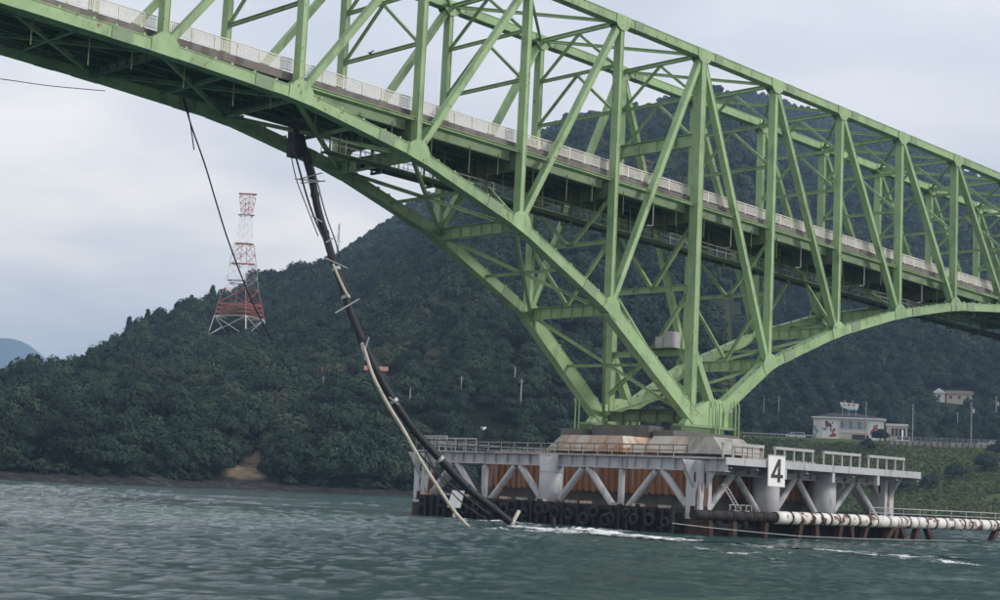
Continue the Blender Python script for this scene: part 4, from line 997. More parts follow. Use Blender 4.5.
for (cx_, cz, sp_x, sp_z, n_, m_) in ((5.6, 6.4, 1.5, .8, 6, MURED), (6.9, 3.4, 1.0, 1.6, 6, MURED), (4.4, 4.6, .9, 1.2, 3, MUBLUE), (1.4, 3.6, 1.0, 2.4, 6, MUBLUE), (5.6, 5.6, .8, .6, 2, ROOFB), (W1-3.0, 6.2, .7, .8, 4, MURED), (W1-3.6, 4.2, .6, 1.6, 5, MURED), (W1-2.4, 2.4, .6, 1.0, 4, MUBLUE)):
    for k in range(n_): blob(cx_+rs_.uniform(-1, 1)*sp_x, cz+rs_.uniform(-1, 1)*sp_z, rs_.uniform(.25, .75), rs_.uniform(.3, .9), 9).build('mural_figure', m_, rest)
n_ = 9; xw0, xw1 = 9.6, W1-5.8
for k in range(n_):
    a_ = lerp(xw0, xw1, k/n_); b_ = lerp(xw0, xw1, (k+.84)/n_); wdw = LB(ROADZ, a_, b_, -.10, -.02, 4.8, 7.4).build('window', MUBLUE if k % 3 else GLASS, rest)
    LB(ROADZ, a_-.12, b_+.12, -.16, 0, 4.55, 4.75).build('sill', WALLW, wdw); LB(ROADZ, (a_+b_)/2-.07, (a_+b_)/2+.07, -.14, -.10, 4.8, 7.4).build('mullion', WHITE, wdw)
LB(ROADZ, xw0, xw1, -.22, 0, 3.0, 3.5).build('awning', OCHRE, rest)
for k in range(8):
    a_ = lerp(xw0+4, xw1, k/8); LB(ROADZ, a_, a_+1.25, -.06, 0, .3, 2.7).build('door', GLASS if k % 2 else ROOFB, rest)
LB(ROADZ, xw0, xw0+4, -.05, 0, .2, 2.2).build('plinth', OCHRE, rest)
# annex
an = house('restaurant_annex', 'small pale annex with shelves at the right end of the restaurant', 'building', O0+bx_*(W1+3))
LB(ROADZ, W1+1.0, W1+8.2, 1, 8, -.5, 6.4).build('wall', OCHRE, an); LB(ROADZ, W1+.7, W1+8.5, .6, 8.3, 6.4, 7.2).build('parapet', WALLW, an)
for k in range(4): LB(ROADZ, W1+2.6+k*1.3, W1+3.6+k*1.3, .9, 1, 2.8, 5.6).build('window', GLASS, an)
# rooftop sign: boat-shaped board with red letters
sgn = thing('rooftop_sign', 'boat-shaped white and blue sign with red letters on the restaurant roof', 'sign', O0+bx_*(31*PXM)+by_*2.5+Vector((0, 0, HW+2)))
def sgp(u, v): 
    p = atD(u, v, RD+1.5); return p
def poly_face(pts, name, m_, dd=0.0, th=.12):
    vs = [sgp(u, v)+by_*(dd) for u, v in pts]+[sgp(u, v)+by_*(dd+th) for u, v in pts]; n = len(pts); mb = MB()
    mb.add(vs, [tuple(range(n)), tuple(range(2*n-1, n-1, -1))]+[(i, (i+1) % n, n+(i+1) % n, n+i) for i in range(n)]); return mb.build(name, m_, sgn)
poly_face([(839.8, 402), (845, 402.6), (852, 403), (859, 404), (858.2, 408.4), (845, 408.2), (841.5, 406.8)], 'hull_board', WHITE)
poly_face([(845, 408.3), (858.2, 408.5), (858, 410), (848, 409.7)], 'waterline_board', CYAN)
for u in (845.3, 852.6): poly_face([(u-.4, 400.4), (u+.4, 400.4), (u+.4, 402.4), (u-.4, 402.4)], 'mast', WHITE)
def strokes(cx_, cy, segs):
    mb = MB()
    for (a, b_, c, d) in segs:
        p, q = sgp(cx_+a, cy+b_)-by_*.05, sgp(cx_+c, cy+d)-by_*.05; mb.beam(p, q, .05, .2)
    mb.build('letter', MURED, sgn)
strokes(844.3, 405, [(-1.5, -.5, 1.5, -.4), (-.7, -1.2, -.7, .4), (.7, -1.2, .7, .3), (.7, .3, -.2, 1.5)])
strokes(848.8, 405.2, [(-1, -1.3, 1, -1.2), (-1.2, -.5, 1.3, -.4), (-1.2, -.5, -1.2, 1), (1.3, -.4, 1.3, 1), (-1.2, .3, 1.3, .4), (-.2, -1.3, -.2, 1.2)])
strokes(853.6, 405.3, [(-1.2, -1.1, 1.2, -1), (-1.3, -.3, 1.3, -.2), (1.3, -.2, -.2, 1.5), (-1.0, .2, -.7, .9)])
for u in (842.5, 849, 856): 
    p = sgp(u, 408)+by_*.3; mb = MB(); mb.tube([p, Vector((p.x, p.y, ROADZ+HW+1.0))], .12, 6); mb.build('sign_post', GALV, sgn)
# hillside house to the right with its garden wall
def gable(name, label, u0, u1, vb, vt, D, depth, wall, roof, side=False):
    D = dist(on_ground(u0, vb+(9 if u0 < 500 else 2), 420)); a, b_ = atD(u0, vb, D), atD(u1, vb, D); z0 = min(ground(a), ground(b_), a.z)-2; zt = atD((u0+u1)/2, vt, D).z
    ax = Vector((b_.x-a.x, b_.y-a.y, 0)); Ln = ax.length; ax.normalize(); ay = Vector((-ax.y, ax.x, 0))
    if ay.dot(_f) < 0: ay = -ay
    t_ = thing(name, label, 'house', Vector((a.x, a.y, a.z)))
    ze = lerp(a.z, zt, .62)
    def PP(x, y, z): p = a+ax*x+ay*y; return Vector((p.x, p.y, z))
    mb = MB(); mb.add([PP(0,0,z0),PP(Ln,0,z0),PP(Ln,depth,z0),PP(0,depth,z0),PP(0,0,ze),PP(Ln,0,ze),PP(Ln,depth,ze),PP(0,depth,ze)], [(0,3,2,1),(4,5,6,7),(0,1,5,4),(1,2,6,5),(2,3,7,6),(3,0,4,7)]); mb.build('wall', wall, t_)
    e_ = .5
    mb = MB()
    if side: mb.add([PP(-e_,-e_,ze),PP(Ln+e_,-e_,ze),PP(Ln+e_,depth+e_,ze),PP(-e_,depth+e_,ze),PP(-e_,depth/2,zt),PP(Ln+e_,depth/2,zt)], [(0,1,5,4),(3,4,5,2),(0,4,3),(1,2,5),(0,3,2,1)])
    else: mb.add([PP(-e_,-e_,ze),PP(Ln+e_,-e_,ze),PP(Ln+e_,depth+e_,ze),PP(-e_,depth+e_,ze),PP(Ln/2,-e_,zt),PP(Ln/2,depth+e_,zt)], [(0,4,5,3),(1,2,5,4),(0,1,4),(3,5,2),(0,3,2,1)])
    mb.build('roof', roof, t_)
    n_ = max(1, int(Ln/3))
    for k in range(n_):
        x = Ln*(k+.5)/n_; mb = MB(); zc = lerp(a.z, ze, .55); mb.add([PP(x-.55,-.04,zc-.6),PP(x+.55,-.04,zc-.6),PP(x+.55,-.04,zc+.6),PP(x-.55,-.04,zc+.6),PP(x-.55,0,zc-.6),PP(x+.55,0,zc-.6),PP(x+.55,0,zc+.6),PP(x-.55,0,zc+.6)], [(0,1,2,3),(7,6,5,4),(0,4,5,1),(1,5,6,2),(2,6,7,3),(3,7,4,0)]); mb.build('window', GLASS, t_)
    return t_
CLEAR = []      # (x, y, radius) kept free of trees
def clear(p, r): CLEAR.append((p.x, p.y, r))
gable('hillside_house', 'white gabled house on the slope above the road at right', 933, 945, 400, 388, 640, 9, WALLW, WHITE); clear(on_ground(939, 402), 11)
gable('hillside_house', 'long brown roofed house beside the white gabled house on the slope', 946.5, 972, 401, 390, 646, 8, OCHRE, ROOFB, True); clear(on_ground(960, 402), 11)
gable('hillside_house', 'red roofed house among the trees behind the hanging pipe', 365, 386, 379, 365, 520, 8, ROOFB, ROOFR, True); clear(on_ground(376, 386), 11)
a = on_ground(948, 404); b_ = atD(976, 407, dist(a)+4)
mb = MB(); n_ = 12
gw = thing('garden_wall', 'pale garden wall with posts below the brown roofed house', 'wall', a)
for k in range(n_):
    p, q = a.lerp(b_, k/n_), a.lerp(b_, (k+.86)/n_); mb = MB(); mb.beam(p+Vector((0,0,-.8)), q+Vector((0,0,-.8)), .25, 2.6); mb.build('wall_panel', CONC, gw)
# reservoir box and low wall left of the pipe
a = on_ground(304, 402); b_ = atD(313, 403, dist(a)); mb = MB(); mb.beam(a-Vector((0,0,1.2)), b_-Vector((0,0,1.2)), .4, 3.4); tag(mb.build('retaining_wall', CONC), 'short concrete wall among the trees left of the hanging pipe', 'wall'); clear(a, 9)
a = on_ground(317, 405); mb = MB(); mb.tube([a-Vector((0, 0, 2)), a+Vector((0, 0, .8)), a+Vector((0, 0, 1.5))], lambda i: (1.1, 1.1, .5)[i], 10); tag(mb.build('water_tank', WHITE), 'small white tank beside the short wall on the left hill', 'tank')
for u, v, nm in ((483.5, 428.5, 'left of two small white lamps on the slope above the platform'), (490, 431, 'right of two small white lamps on the slope above the platform')):
    a = on_ground(u, v+4); a = atD(u, v, dist(a)); clear(a, 4); g_ = ground(a); mb = MB(); mb.tube([(a.x, a.y, g_-1), (a.x, a.y, a.z-.4)], .08, 6); t_ = thing('floodlight', nm, 'lamp', (a.x, a.y, g_))
    mb.build('pole', GALV, t_); mb = MB(); mb.box((a.x-.55, a.y-.5, a.z-.4), (a.x+.55, a.y+.5, a.z+.45)); mb.build('lamp_head', WHITE, t_)
# utility poles
def upole(u, v0, v1, D, label, arms=2, box=False, r=.17, m_=POLE):
    if D != 545 and D < 900: D = min(dist(on_ground(u, v0+(14 if D > 400 and u < 740 or u > 990 else 3))), 900)
    p = atD(u, v0, D); t0 = atD(u, v1, D); g_ = min(p.z, ground(p))-1
    t_ = thing('utility_pole', label, 'pole', (p.x, p.y, g_))
    mb = MB(); mb.tube([(p.x, p.y, g_), (p.x, p.y, t0.z)], r*1.15, 8, True, r*.8); mb.build('shaft', m_, t_)
    for k in range(arms):
        z = t0.z-.6-k*1.1; mb = MB(); mb.beam(Vector((p.x, p.y, z))-_r0*.8, Vector((p.x, p.y, z))+_r0*.8, .12, .13); mb.build('cross_arm', PYGREY, t_)
    if box: mb = MB(); mb.tube([(p.x+.5, p.y-.4, t0.z-3.6), (p.x+.5, p.y-.4, t0.z-2.2)], .45, 8); mb.build('transformer', GALV, t_)
    return t_
for u, v0, v1, D, lb, ar, bx2 in [
    (322, 401, 376, 512, 'pole with cross arms beside the white tank left of the pipe', 2, True), (409, 415, 388, 480, 'bare pole among trees just right of the hanging pipe', 0, False), (461, 390, 376, 560, 'left of the two short white poles on the middle slope', 1, False),
    (496, 390, 376, 560, 'right of the two short white poles on the middle slope', 1, False), (514.5, 384, 367, 600, 'short upper pole above the tall pole near the far truss foot', 0, False), (520, 415, 379, 500, 'tall grey pole on the slope left of the far truss foot', 1, False),
    (763, 432, 398, 550, 'leftmost roadside pole right of the pier', 0, False), (778, 430, 396, 556, 'second roadside pole right of the pier with cross arms', 2, False), (865.5, 440, 401, 545, 'slim pole standing before the restaurant front', 0, False),
    (858.5, 418, 410, 566, 'short mast under the rooftop sign end', 0, False), (890.5, 420, 412, 580, 'small lamp pole over the annex', 1, False), (912.5, 441, 404, 552, 'tall slim lamp pole right of the annex', 0, False), (957.5, 434, 412, 566, 'short pole beside the long white bus shelter wall', 1, False),
    (971, 443, 402, 545, 'thick roadside pole with transformers at right', 3, True), (996, 420, 396, 590, 'rightmost pole with an insulator on the slope', 2, True), (884, 376, 358, 720, 'faint upper slope pole above the restaurant', 0, False)]:
    upole(u, v0, v1, D, lb, ar, bx2)
# road, guard fence, retaining wall, vehicles
mb = MB(); az0, az1 = math.atan2(*(ray(742, 440).xy)), math.radians(76); n_ = 60
for k in range(n_+1):
    a_ = lerp(az0, az1, k/n_)
    for r_ in (549, 559): mb.v.append((CAM.x+math.sin(a_)*r_, CAM.y+math.cos(a_)*r_, ROADZ+.06))
for k in range(n_): mb.f.append((2*k, 2*k+1, 2*k+3, 2*k+2))
o = mb.build('road', ASPH); o['kind'] = 'structure'
gf = thing('guard_fence', 'grey guard fence along the embankment road right of the restaurant', 'fence', atD(940, 438, 546)); gf.location.z = ROADZ
aa, ab = math.atan2(*(ray(889, 440).xy)), math.radians(66)
nf = 46
def rp(a_, r_, z): return Vector((CAM.x+math.sin(a_)*r_, CAM.y+math.cos(a_)*r_, z))
for k in range(nf):
    a1_, a2_ = lerp(aa, ab, k/nf), lerp(aa, ab, (k+1)/nf); mb = MB()
    for z in (.55, 1.1, 1.55): mb.beam(rp(a1_, 546, ROADZ+z), rp(a2_, 546, ROADZ+z), .08, .14)
    mb.build('fence_rail', PYGREY, gf); mb = MB(); mb.beam(rp(a1_, 546, ROADZ-.4), rp(a1_, 546, ROADZ+1.7), .14, .14); mb.build('fence_post', PYGREY, gf)
gf2 = thing('guard_rail', 'low pale guard rail on the embankment left of the restaurant', 'guard rail', atD(770, 432, 546)); gf2.location.z = ROADZ
for k in range(20):
    a1_, a2_ = lerp(az0, math.atan2(*(ray(815, 440).xy)), k/20), lerp(az0, math.atan2(*(ray(815, 440).xy)), (k+1)/20); mb = MB(); mb.beam(rp(a1_, 546, ROADZ+.75), rp(a2_, 546, ROADZ+.75), .08, .35); mb.build('rail', GALV, gf2)
    mb = MB(); mb.beam(rp(a1_, 546.2, ROADZ-.4), rp(a1_, 546.2, ROADZ+.8), .12, .12); mb.build('post', GALV, gf2)
rw = thing('road_wall', 'ribbed concrete retaining wall under the guard fence at right', 'wall', atD(935, 444, 544)); rw.location.z = ROADZ-3
n_ = 30; a2w = math.radians(64)
for k in range(n_):
    a1_, a2_ = lerp(aa, a2w, k/n_), lerp(aa, a2w, (k+.93)/n_); mb = MB(); p, q = rp(a1_, 538.5, ROADZ-1.55), rp(a2_, 538.5, ROADZ-1.55); mb.beam(p, q, .9, 2.9); mb.build('wall_panel', CONC, rw)
    mb = MB(); p = rp(a1_, 537.9, ROADZ-1.75); mb.beam(p-Vector((0, 0, 1.4)), p+Vector((0, 0, 1.4)), .5, .5); mb.build('buttress', DKCONC, rw)
a = on_ground(931, 431, 585); b_ = atD(954, 433, dist(a))
mb = MB(); mb.beam(a+Vector((0,0,-.2)), b_+Vector((0,0,-.2)), 2.5, 2.0); mb.beam(a+Vector((0,0,.9)), b_+Vector((0,0,.9)), 2.9, .2); tag(mb.build('block_wall', WALLW), 'long low white block with flat top above the road at right', 'shed'); clear(a.lerp(b_, .5)-Vector((_f.x*4, _f.y*4, 0)), 9)
def car(u, D, label, m_, L=4.3, Hh=1.5, van=False, z=None):
    p = atD(u, 440, D); az = math.atan2(p.x-CAM.x, p.y-CAM.y); ax = Vector((math.cos(az), -math.sin(az), 0)); ay = Vector((math.sin(az), math.cos(az), 0))
    c = Vector((p.x, p.y, ROADZ+.06)); t_ = thing('parked_car', label, 'car', c)
    def prof_(pts, y0, y1, name, mm):
        mb = MB(); n = len(pts); vs = [c+ax*x+ay*y0+Vector((0, 0, z)) for x, z in pts]+[c+ax*x+ay*y1+Vector((0, 0, z)) for x, z in pts]
        mb.add(vs, [tuple(range(n)), tuple(range(2*n-1, n-1, -1))]+[(i, (i+1) % n, n+(i+1) % n, n+i) for i in range(n)]); return mb.build(name, mm, t_)
    h = L/2
    if van: prof_([(-h, .35), (h, .35), (h, 1.0), (h-.5, Hh), (-h+.1, Hh), (-h, 1.0)], -.85, .85, 'body', m_); prof_([(-h+.4, 1.15), (h-.35, 1.15), (h-.6, Hh-.15), (-h+.4, Hh-.15)], -.87, .87, 'window', GLASS)
    else: prof_([(-h, .35), (h, .35), (h, .75), (h-.9, .95), (h-1.6, Hh), (-h+.9, Hh), (-h+.15, .95), (-h, .8)], -.85, .85, 'body', m_); prof_([(-h+.55, .98), (h-1.05, .98), (h-1.7, Hh-.1), (-h+1.0, Hh-.1)], -.87, .87, 'window', GLASS)
    for x in (-h+.8, h-.8):
        for y in (-.8, .8):
            q = c+ax*x+ay*y+Vector((0, 0, .33)); mb = MB(); mb.tube([q-ay*.11, q+ay*.11], .33, 12); mb.build('wheel', RUBBER, t_)
car(798, 563, 'pale blue van parked left of the restaurant', CARW, 5.2, 2.3, True); car(792, 556, 'small white car in front of the pale blue van', CARW)
car(903, 563, 'white van parked right of the restaurant annex', CARW, 5.0, 2.2, True); car(996, 552, 'white car on the road at the right edge', CARW, 4.4, 1.6); car(984, 557, 'silver car behind the white car at the right edge', CARS, 4.4, 1.5)
# vertical banner by the annex
p = atD(902.5, 432, 562); mb = MB(); mb.beam((p.x, p.y, ROADZ), (p.x, p.y, ROADZ+4.6), .12, .9); tag(mb.build('banner_flag', WHITE), 'tall narrow white banner beside the restaurant annex', 'banner')

# ================================================================== TREES
def leaf_mat(name, a, b_, c_):
    m_ = bpy.data.materials.new(name); m_.use_nodes = True; t = m_.node_tree; N = t.nodes; L = t.links; bs = N['Principled BSDF']; bs.inputs['Roughness'].default_value = .75; bs.inputs['Specular IOR Level'].default_value = .2
    oi = N.new('ShaderNodeObjectInfo'); g = N.new('ShaderNodeNewGeometry')
    n = N.new('ShaderNodeTexNoise'); n.inputs['Scale'].default_value = .012; n.inputs['Detail'].default_value = 3; L.new(g.outputs['Position'], n.inputs['Vector'])
    ad = N.new('ShaderNodeMath'); ad.operation = 'MULTIPLY_ADD'; L.new(oi.outputs['Random'], ad.inputs[0]); ad.inputs[1].default_value = .62; 
    n2 = N.new('ShaderNodeMath'); n2.operation = 'MULTIPLY_ADD'; L.new(n.outputs['Fac'], n2.inputs[0]); n2.inputs[1].default_value = 1.1; n2.inputs[2].default_value = -.40
    L.new(n2.outputs[0], ad.inputs[2])
    r = N.new('ShaderNodeValToRGB'); L.new(ad.outputs[0], r.inputs[0]); el = r.color_ramp.elements; el.new(.5); el.new(.9)
    for q, (pp, cc) in zip(el, ((.1, a), (.45, b_), (.8, c_), (1.0, (.10, .075, .045)))): q.position = pp; q.color = (*cc, 1)
    fl = N.new('ShaderNodeTexNoise'); fl.inputs['Scale'].default_value = .9; fl.inputs['Detail'].default_value = 2; L.new(g.outputs['Position'], fl.inputs['Vector'])
    hv = N.new('ShaderNodeHueSaturation'); mr_ = N.new('ShaderNodeMapRange'); L.new(fl.outputs['Fac'], mr_.inputs[0]); mr_.inputs[1].default_value = .3; mr_.inputs[2].default_value = .7; mr_.inputs[3].default_value = .7; mr_.inputs[4].default_value = 1.3
    L.new(mr_.outputs[0], hv.inputs['Value']); L.new(r.outputs[0], hv.inputs['Color']); L.new(hv.outputs[0], bs.inputs['Base Color'])
    return m_
LEAF = leaf_mat('foliage', (.009, .022, .014), (.018, .039, .023), (.038, .064, .034))
BUSHM = leaf_mat('scrub_foliage', (.052, .082, .026), (.09, .125, .04), (.16, .165, .066))
def crown_mesh(name, seed, nleaf, size, lobes, conical=False, m_=None, spread=1.0):
    """unit crown ~8 m wide, base at z=1.2; leaf-clump faces scattered over several lobes"""
    rnd = np.random.RandomState(seed); vs = []; fs = []
    L_ = []
    if conical:
        for k in range(lobes):
            q = k/(lobes-1); a = rnd.rand()*6.28; rr = (1-q)*1.6
            L_.append((math.cos(a)*rr*.6, math.sin(a)*rr*.6, 2+q*9.5, 2.4*(1-q)+.7, 1.5))
    else:
        for k in range(lobes):
            a = k*2.4+rnd.rand(); rr = math.sqrt((k+.3)/lobes)*2.7*spread; L_.append((math.cos(a)*rr, math.sin(a)*rr, 4.6-.16*rr*rr+rnd.uniform(-.9, .9)+(1.2 if k < 2 else 0), rnd.uniform(1.3, 2.2), rnd.uniform(.75, 1.0)))
    for k in range(nleaf):
        cx_, cy, cz, R, sq = L_[rnd.randint(len(L_))]
        d = rnd.normal(size=3); d /= np.linalg.norm(d)
        if d[2] < -.35: d[2] *= -.6
        rr = R*(.72+.36*rnd.rand()); p = np.array([cx_, cy, cz])+d*rr*np.array([1, 1, sq])
        nrm = d+rnd.normal(size=3)*.28; nrm /= np.linalg.norm(nrm)
        t1 = np.cross(nrm, rnd.normal(size=3)); t1 /= np.linalg.norm(t1)+1e-9; t2 = np.cross(nrm, t1)
        s_ = size*(.6+.8*rnd.rand()); o = len(vs)
        for (a, b_) in ((-1, -.35), (.1, -.8), (1, .2), (.2, .85), (-.7, .6)):
            j = rnd.uniform(.7, 1.2); vs.append(tuple(p+t1*a*s_*j+t2*b_*s_*j+nrm*rnd.uniform(-.2, .2)*s_))
        fs.append((o, o+1, o+2, o+3, o+4))
    me = bpy.data.meshes.new(name); me.from_pydata(vs, [], fs); me.materials.append(m_ or LEAF); return me
def trunk_mesh(seed, h=4.5):
    rnd = random.Random(seed); mb = MB()
    mb.tube([(0, 0, -1), (.1, .05, 1.2), (0, .12, h*.6), (.1, 0, h)], lambda i: (.34, .27, .2, .08)[i], 7)
    for k in range(5):
        a = k*1.3+rnd.random(); z = h*(.35+.1*k); mb.tube([(0, .06, z), (math.cos(a)*1.0, math.sin(a)*1.0, z+.8), (math.cos(a)*1.9, math.sin(a)*1.9, z+1.6)], lambda i: (.12, .08, .03)[i], 5)
    return mb.mesh('trunk', BARK)
def proto_collection(name, meshes):
    c = bpy.data.collections.new(name)
    for k, me in enumerate(meshes):
        o = bpy.data.objects.new(name+'_shape', me); c.objects.link(o)
    return c
near_c = [crown_mesh('crown', 10+k, 4200, .235, 9+k % 3) for k in range(5)]
mid_c = [crown_mesh('crown', 30+k, 1700, .33, 8+k % 3) for k in range(5)]
far_c = [crown_mesh('crown', 50+k, 420, .66, 7+k % 3) for k in range(5)]
cone_c = [crown_mesh('crown', 70+k, 700, .42, 9, True) for k in range(2)]
bush_c = [crown_mesh('bush', 90+k, 220, .75, 6, False, BUSHM, 1.15) for k in range(4)]
def scatter(name, label, pts, coll):
    """pts: list of (x, y, z, scale, rot, zscale) -> one stuff object that instances the shapes of a collection"""
    A_ = np.array(pts, np.float32); me = bpy.data.meshes.new(name); me.from_pydata(A_[:, :3].tolist(), [], [])
    sc_ = np.stack([A_[:, 3], A_[:, 3], A_[:, 3]*A_[:, 5]], -1).astype(np.float32)
    a = me.attributes.new('sc', 'FLOAT_VECTOR', 'POINT'); a.data.foreach_set('vector', sc_.reshape(-1))
    rt = np.stack([np.zeros(len(A_)), np.zeros(len(A_)), A_[:, 4]], -1).astype(np.float32)
    a = me.attributes.new('rt', 'FLOAT_VECTOR', 'POINT'); a.data.foreach_set('vector', rt.reshape(-1))
    o = link(name, me); o['kind'] = 'stuff'; o['label'] = label
    ng = bpy.data.node_groups.new(name, 'GeometryNodeTree'); ng.interface.new_socket('Geometry', in_out='INPUT', socket_type='NodeSocketGeometry'); ng.interface.new_socket('Geometry', in_out='OUTPUT', socket_type='NodeSocketGeometry')
    N = ng.nodes; L = ng.links; gi = N.new('NodeGroupInput'); go = N.new('NodeGroupOutput')
    ci = N.new('GeometryNodeCollectionInfo'); ci.inputs['Collection'].default_value = coll; ci.inputs['Separate Children'].default_value = True; ci.inputs['Reset Children'].default_value = True
    ip = N.new('GeometryNodeInstanceOnPoints'); ip.inputs['Pick Instance'].default_value = True
    n1 = N.new('GeometryNodeInputNamedAttribute'); n1.data_type = 'FLOAT_VECTOR'; n1.inputs['Name'].default_value = 'sc'
    n2 = N.new('GeometryNodeInputNamedAttribute'); n2.data_type = 'FLOAT_VECTOR'; n2.inputs['Name'].default_value = 'rt'
    er = N.new('FunctionNodeEulerToRotation')
    L.new(gi.outputs[0], ip.inputs['Points']); L.new(ci.outputs[0], ip.inputs['Instance']); L.new(n1.outputs['Attribute'], ip.inputs['Scale']); L.new(n2.outputs['Attribute'], er.inputs[0]); L.new(er.outputs[0], ip.inputs['Rotation']); L.new(ip.outputs[0], go.inputs[0])
    md = o.modifiers.new('scatter', 'NODES'); md.node_group = ng
    return o
for q in (0, .25, .5, .75, 1): clear(SCAR.lerp(SCAR2, q), 5-q)
for q in (4, 9, 14): clear(SCAR-Vector((_f.x*q, _f.y*q, 0)), 6)
for fw in (2, 12, 22, 32):
    for q in (-6, 0, 6): clear(PB+Vector((-_f.x*fw+_r0.x*q, -_f.y*fw+_r0.y*q, 0)), 8)
for (u_, v_, r_) in ((376, 386, 9), (939, 404, 9), (960, 404, 9)):
    p_ = on_ground(u_, v_)
    for q in ((9, 17, 25) if u_ < 500 else (9,)): clear(p_-Vector((_f.x*q, _f.y*q, 0)), r_)
for q in range(0, 9): clear(O0+bx_*(q*4.2)+by_*6, 9)
CL = np.array(CLEAR)
def free(x, y):
    d = np.hypot(x[:, None]-CL[None, :, 0], y[:, None]-CL[None, :, 1]); return (d > CL[None, :, 2]).all(1)
rng = np.random.RandomState(5)
def sample(n, a0, a1, r0, r1):
    a = rng.uniform(a0, a1, n); r = np.sqrt(rng.uniform(r0*r0, r1*r1, n)); return CAM.x+np.sin(a)*r, CAM.y+np.cos(a)*r, r, a
AZL, AZR = math.radians(20), math.radians(67)
x, y, r, a = sample(46000, AZL, AZR, 315, 1560)
R_ = np.interp(a, T_az, T_R); shr = np.interp(a, T_az, T_r0); zt_ = terrain(x, y)
emb = (a > AZ_E0) & (r < 592)
ok = (zt_ > 2.0) & (r < R_+25) & ~emb & free(x, y)
x, y, r, a, zt_ = x[ok], y[ok], r[ok], a[ok], zt_[ok]
sc_ = rng.uniform(.75, 1.35, len(x))*(1+.15*(r > 700)); big_n = vnoise(x/40, y/40, 4); sc_ = sc_*(.85+.6*big_n)
PT = np.stack([x, y, zt_-1.6*sc_, sc_, rng.uniform(0, 6.28, len(x)), rng.uniform(.8, 1.25, len(x))], -1)
nearm = r < 470; farm = r > 850
scatter('hillside_wood', 'dense dark green broadleaf wood near the shore', PT[nearm], proto_collection('near_crown', near_c))
scatter('hillside_wood', 'dense dark green broadleaf wood on the middle slopes', PT[~nearm & ~farm], proto_collection('mid_crown', mid_c))
scatter('mountain_wood', 'hazy blue green wood covering the mountain', PT[farm], proto_collection('far_crown', far_c))
print('TREES', nearm.sum(), (~nearm & ~farm).sum(), farm.sum())
# scrub on the embankment and along the foreshore
x, y, r, a = sample(30000, AZ_E0, AZR, 446, 534); zt_ = terrain(x, y); dens = vnoise(x/14, y/14, 6)
ok = (dens+rng.uniform(-.25, .25, len(x)) > .35) & (zt_ > .6)
x, y, zt_, dens = x[ok], y[ok], zt_[ok], dens[ok]; sc_ = rng.uniform(.10, .24, len(x))*(.7+.8*dens)
sc_ = np.where((a[ok] < AZ_E1+.006) & (rng.rand(len(x)) < .25), sc_*1.8, sc_)
scatter('embankment_scrub', 'green and yellowish scrub covering the road embankment', np.stack([x, y, zt_-.25, sc_, rng.uniform(0, 6.28, len(x)), rng.uniform(.6, 1.0, len(x))], -1), proto_collection('scrub', bush_c))
x, y, r, a = sample(9000, AZL, AZ_E1, 315, 480); zt_ = terrain(x, y); ok = (zt_ > 1.5) & (zt_ < 7) & free(x, y)
x, y, zt_ = x[ok], y[ok], zt_[ok]
scatter('shore_scrub', 'low green scrub at the foot of the wood above the rocky shore', np.stack([x, y, zt_-.5, rng.uniform(.2, .5, len(x)), rng.uniform(0, 6.28, len(x)), rng.uniform(.6, 1.0, len(x))], -1), proto_collection('low_scrub', far_c))
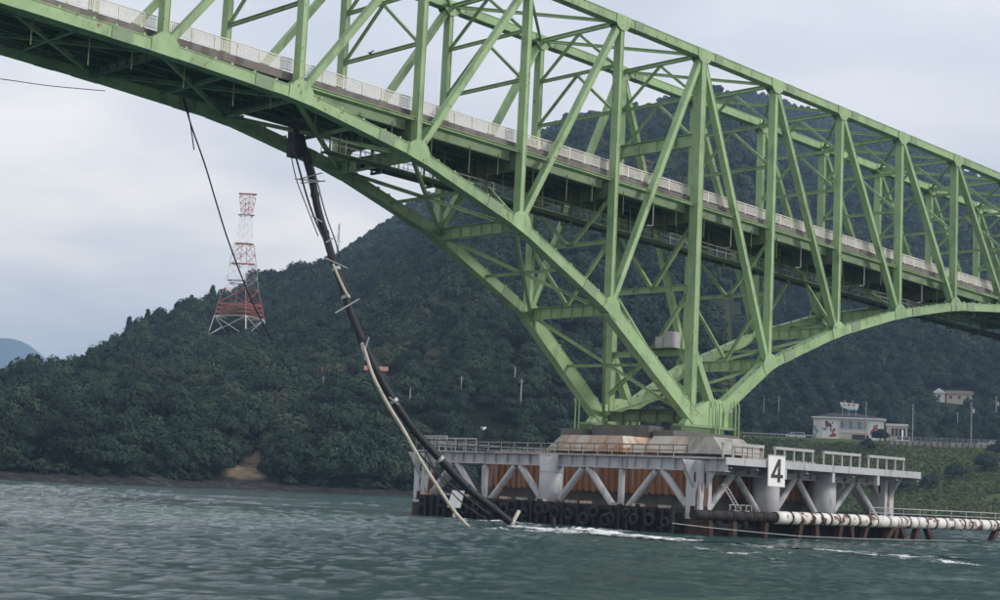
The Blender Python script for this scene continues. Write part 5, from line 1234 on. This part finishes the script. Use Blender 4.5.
# trees that stand out one by one: along the skyline, by the shore and at the road
tk = [trunk_mesh(1), trunk_mesh(2)]
def tree(u, v, D, s_, label, crown, zs=1.0, group=None, gr=True):
    p = atD(u, v, D); g_ = ground(p)
    t_ = thing('tree', label, 'tree', (p.x, p.y, g_), group)
    t_.scale = (s_, s_, s_*zs); t_.rotation_euler = (0, 0, random.uniform(0, 6.28))
    c = bpy.data.objects.new('crown', crown); COL.objects.link(c); c.parent = t_
    k = bpy.data.objects.new('trunk', random.choice(tk)); COL.objects.link(k); k.parent = t_
SK = [(8, 'leftmost tree on the low skyline at the left edge'), (22, 'second tree from the left edge on the low skyline'), (36, 'third tree from the left edge on the low skyline')]
for u, lb in SK: tree(u, 380, 515, random.uniform(1.0, 1.25), lb, near_c[int(u) % 5])
tree(62, 378, 524, 1.15, 'dark rounded tree standing alone above the low saddle at left', near_c[2], 1.15); tree(76, 378, 528, .95, 'smaller dark tree right of the rounded tree on the saddle', near_c[4], 1.2); tree(50, 378, 524, .9, 'small tree left of the rounded tree on the saddle', near_c[1])
for k, u in enumerate(range(112, 330, 9)):
    R = float(np.interp(math.atan2(*(ray(u, 300).xy)), T_az, T_R)); tree(u+random.uniform(-2, 2), 300, R-4, random.uniform(.8, 1.25), 'upright tree in the row along the left hill skyline', (near_c+cone_c)[(k*3) % 7], random.uniform(.9, 1.2), 'skyline trees of the left hill')
for u, v, D, s_, lb in ((760, 470, 470, .75, 'round bush tree on the embankment behind the platform guard frames'), (880, 437, 538, .8, 'dark bush tree in front of the annex on the embankment top'), (868, 450, 525, .65, 'smaller dark bush below the annex'), (985, 470, 500, 1.0, 'broad dark tree on the slope below the road wall at right'), (955, 480, 490, .9, 'dark tree left of the broad tree below the road wall'),
                        (1003, 455, 515, 1.1, 'tall tree at the right edge below the road'), (930, 490, 476, .8, 'low dark tree near the shore right of the platform'), (900, 492, 470, .7, 'small dark tree just right of the platform end'), (995, 425, 566, 1.0, 'rounded tree above the cars at the right edge'), (920, 428, 575, .8, 'green tree between the annex and the white block'), (975, 425, 580, .9, 'green tree behind the transformer pole')):
    tree(u, v, D, s_, lb, near_c[int(u) % 5])

# ================================================================== HAZE
hm = bpy.data.materials.new('haze'); hm.use_nodes = True; t = hm.node_tree; N = t.nodes; N.clear()
pv = N.new('ShaderNodeVolumePrincipled'); pv.inputs['Color'].default_value = (.46, .68, 1.0, 1); pv.inputs['Density'].default_value = .0002; pv.inputs['Anisotropy'].default_value = .1
ou = N.new('ShaderNodeOutputMaterial'); t.links.new(pv.outputs[0], ou.inputs['Volume'])
mb = MB(); mb.box((-700, -700, -40), (6500, 8200, 620)); o = mb.build('haze', hm); o['kind'] = 'stuff'; o['label'] = 'thin bluish sea haze over the strait'
SC.cycles.volume_bounces = 0
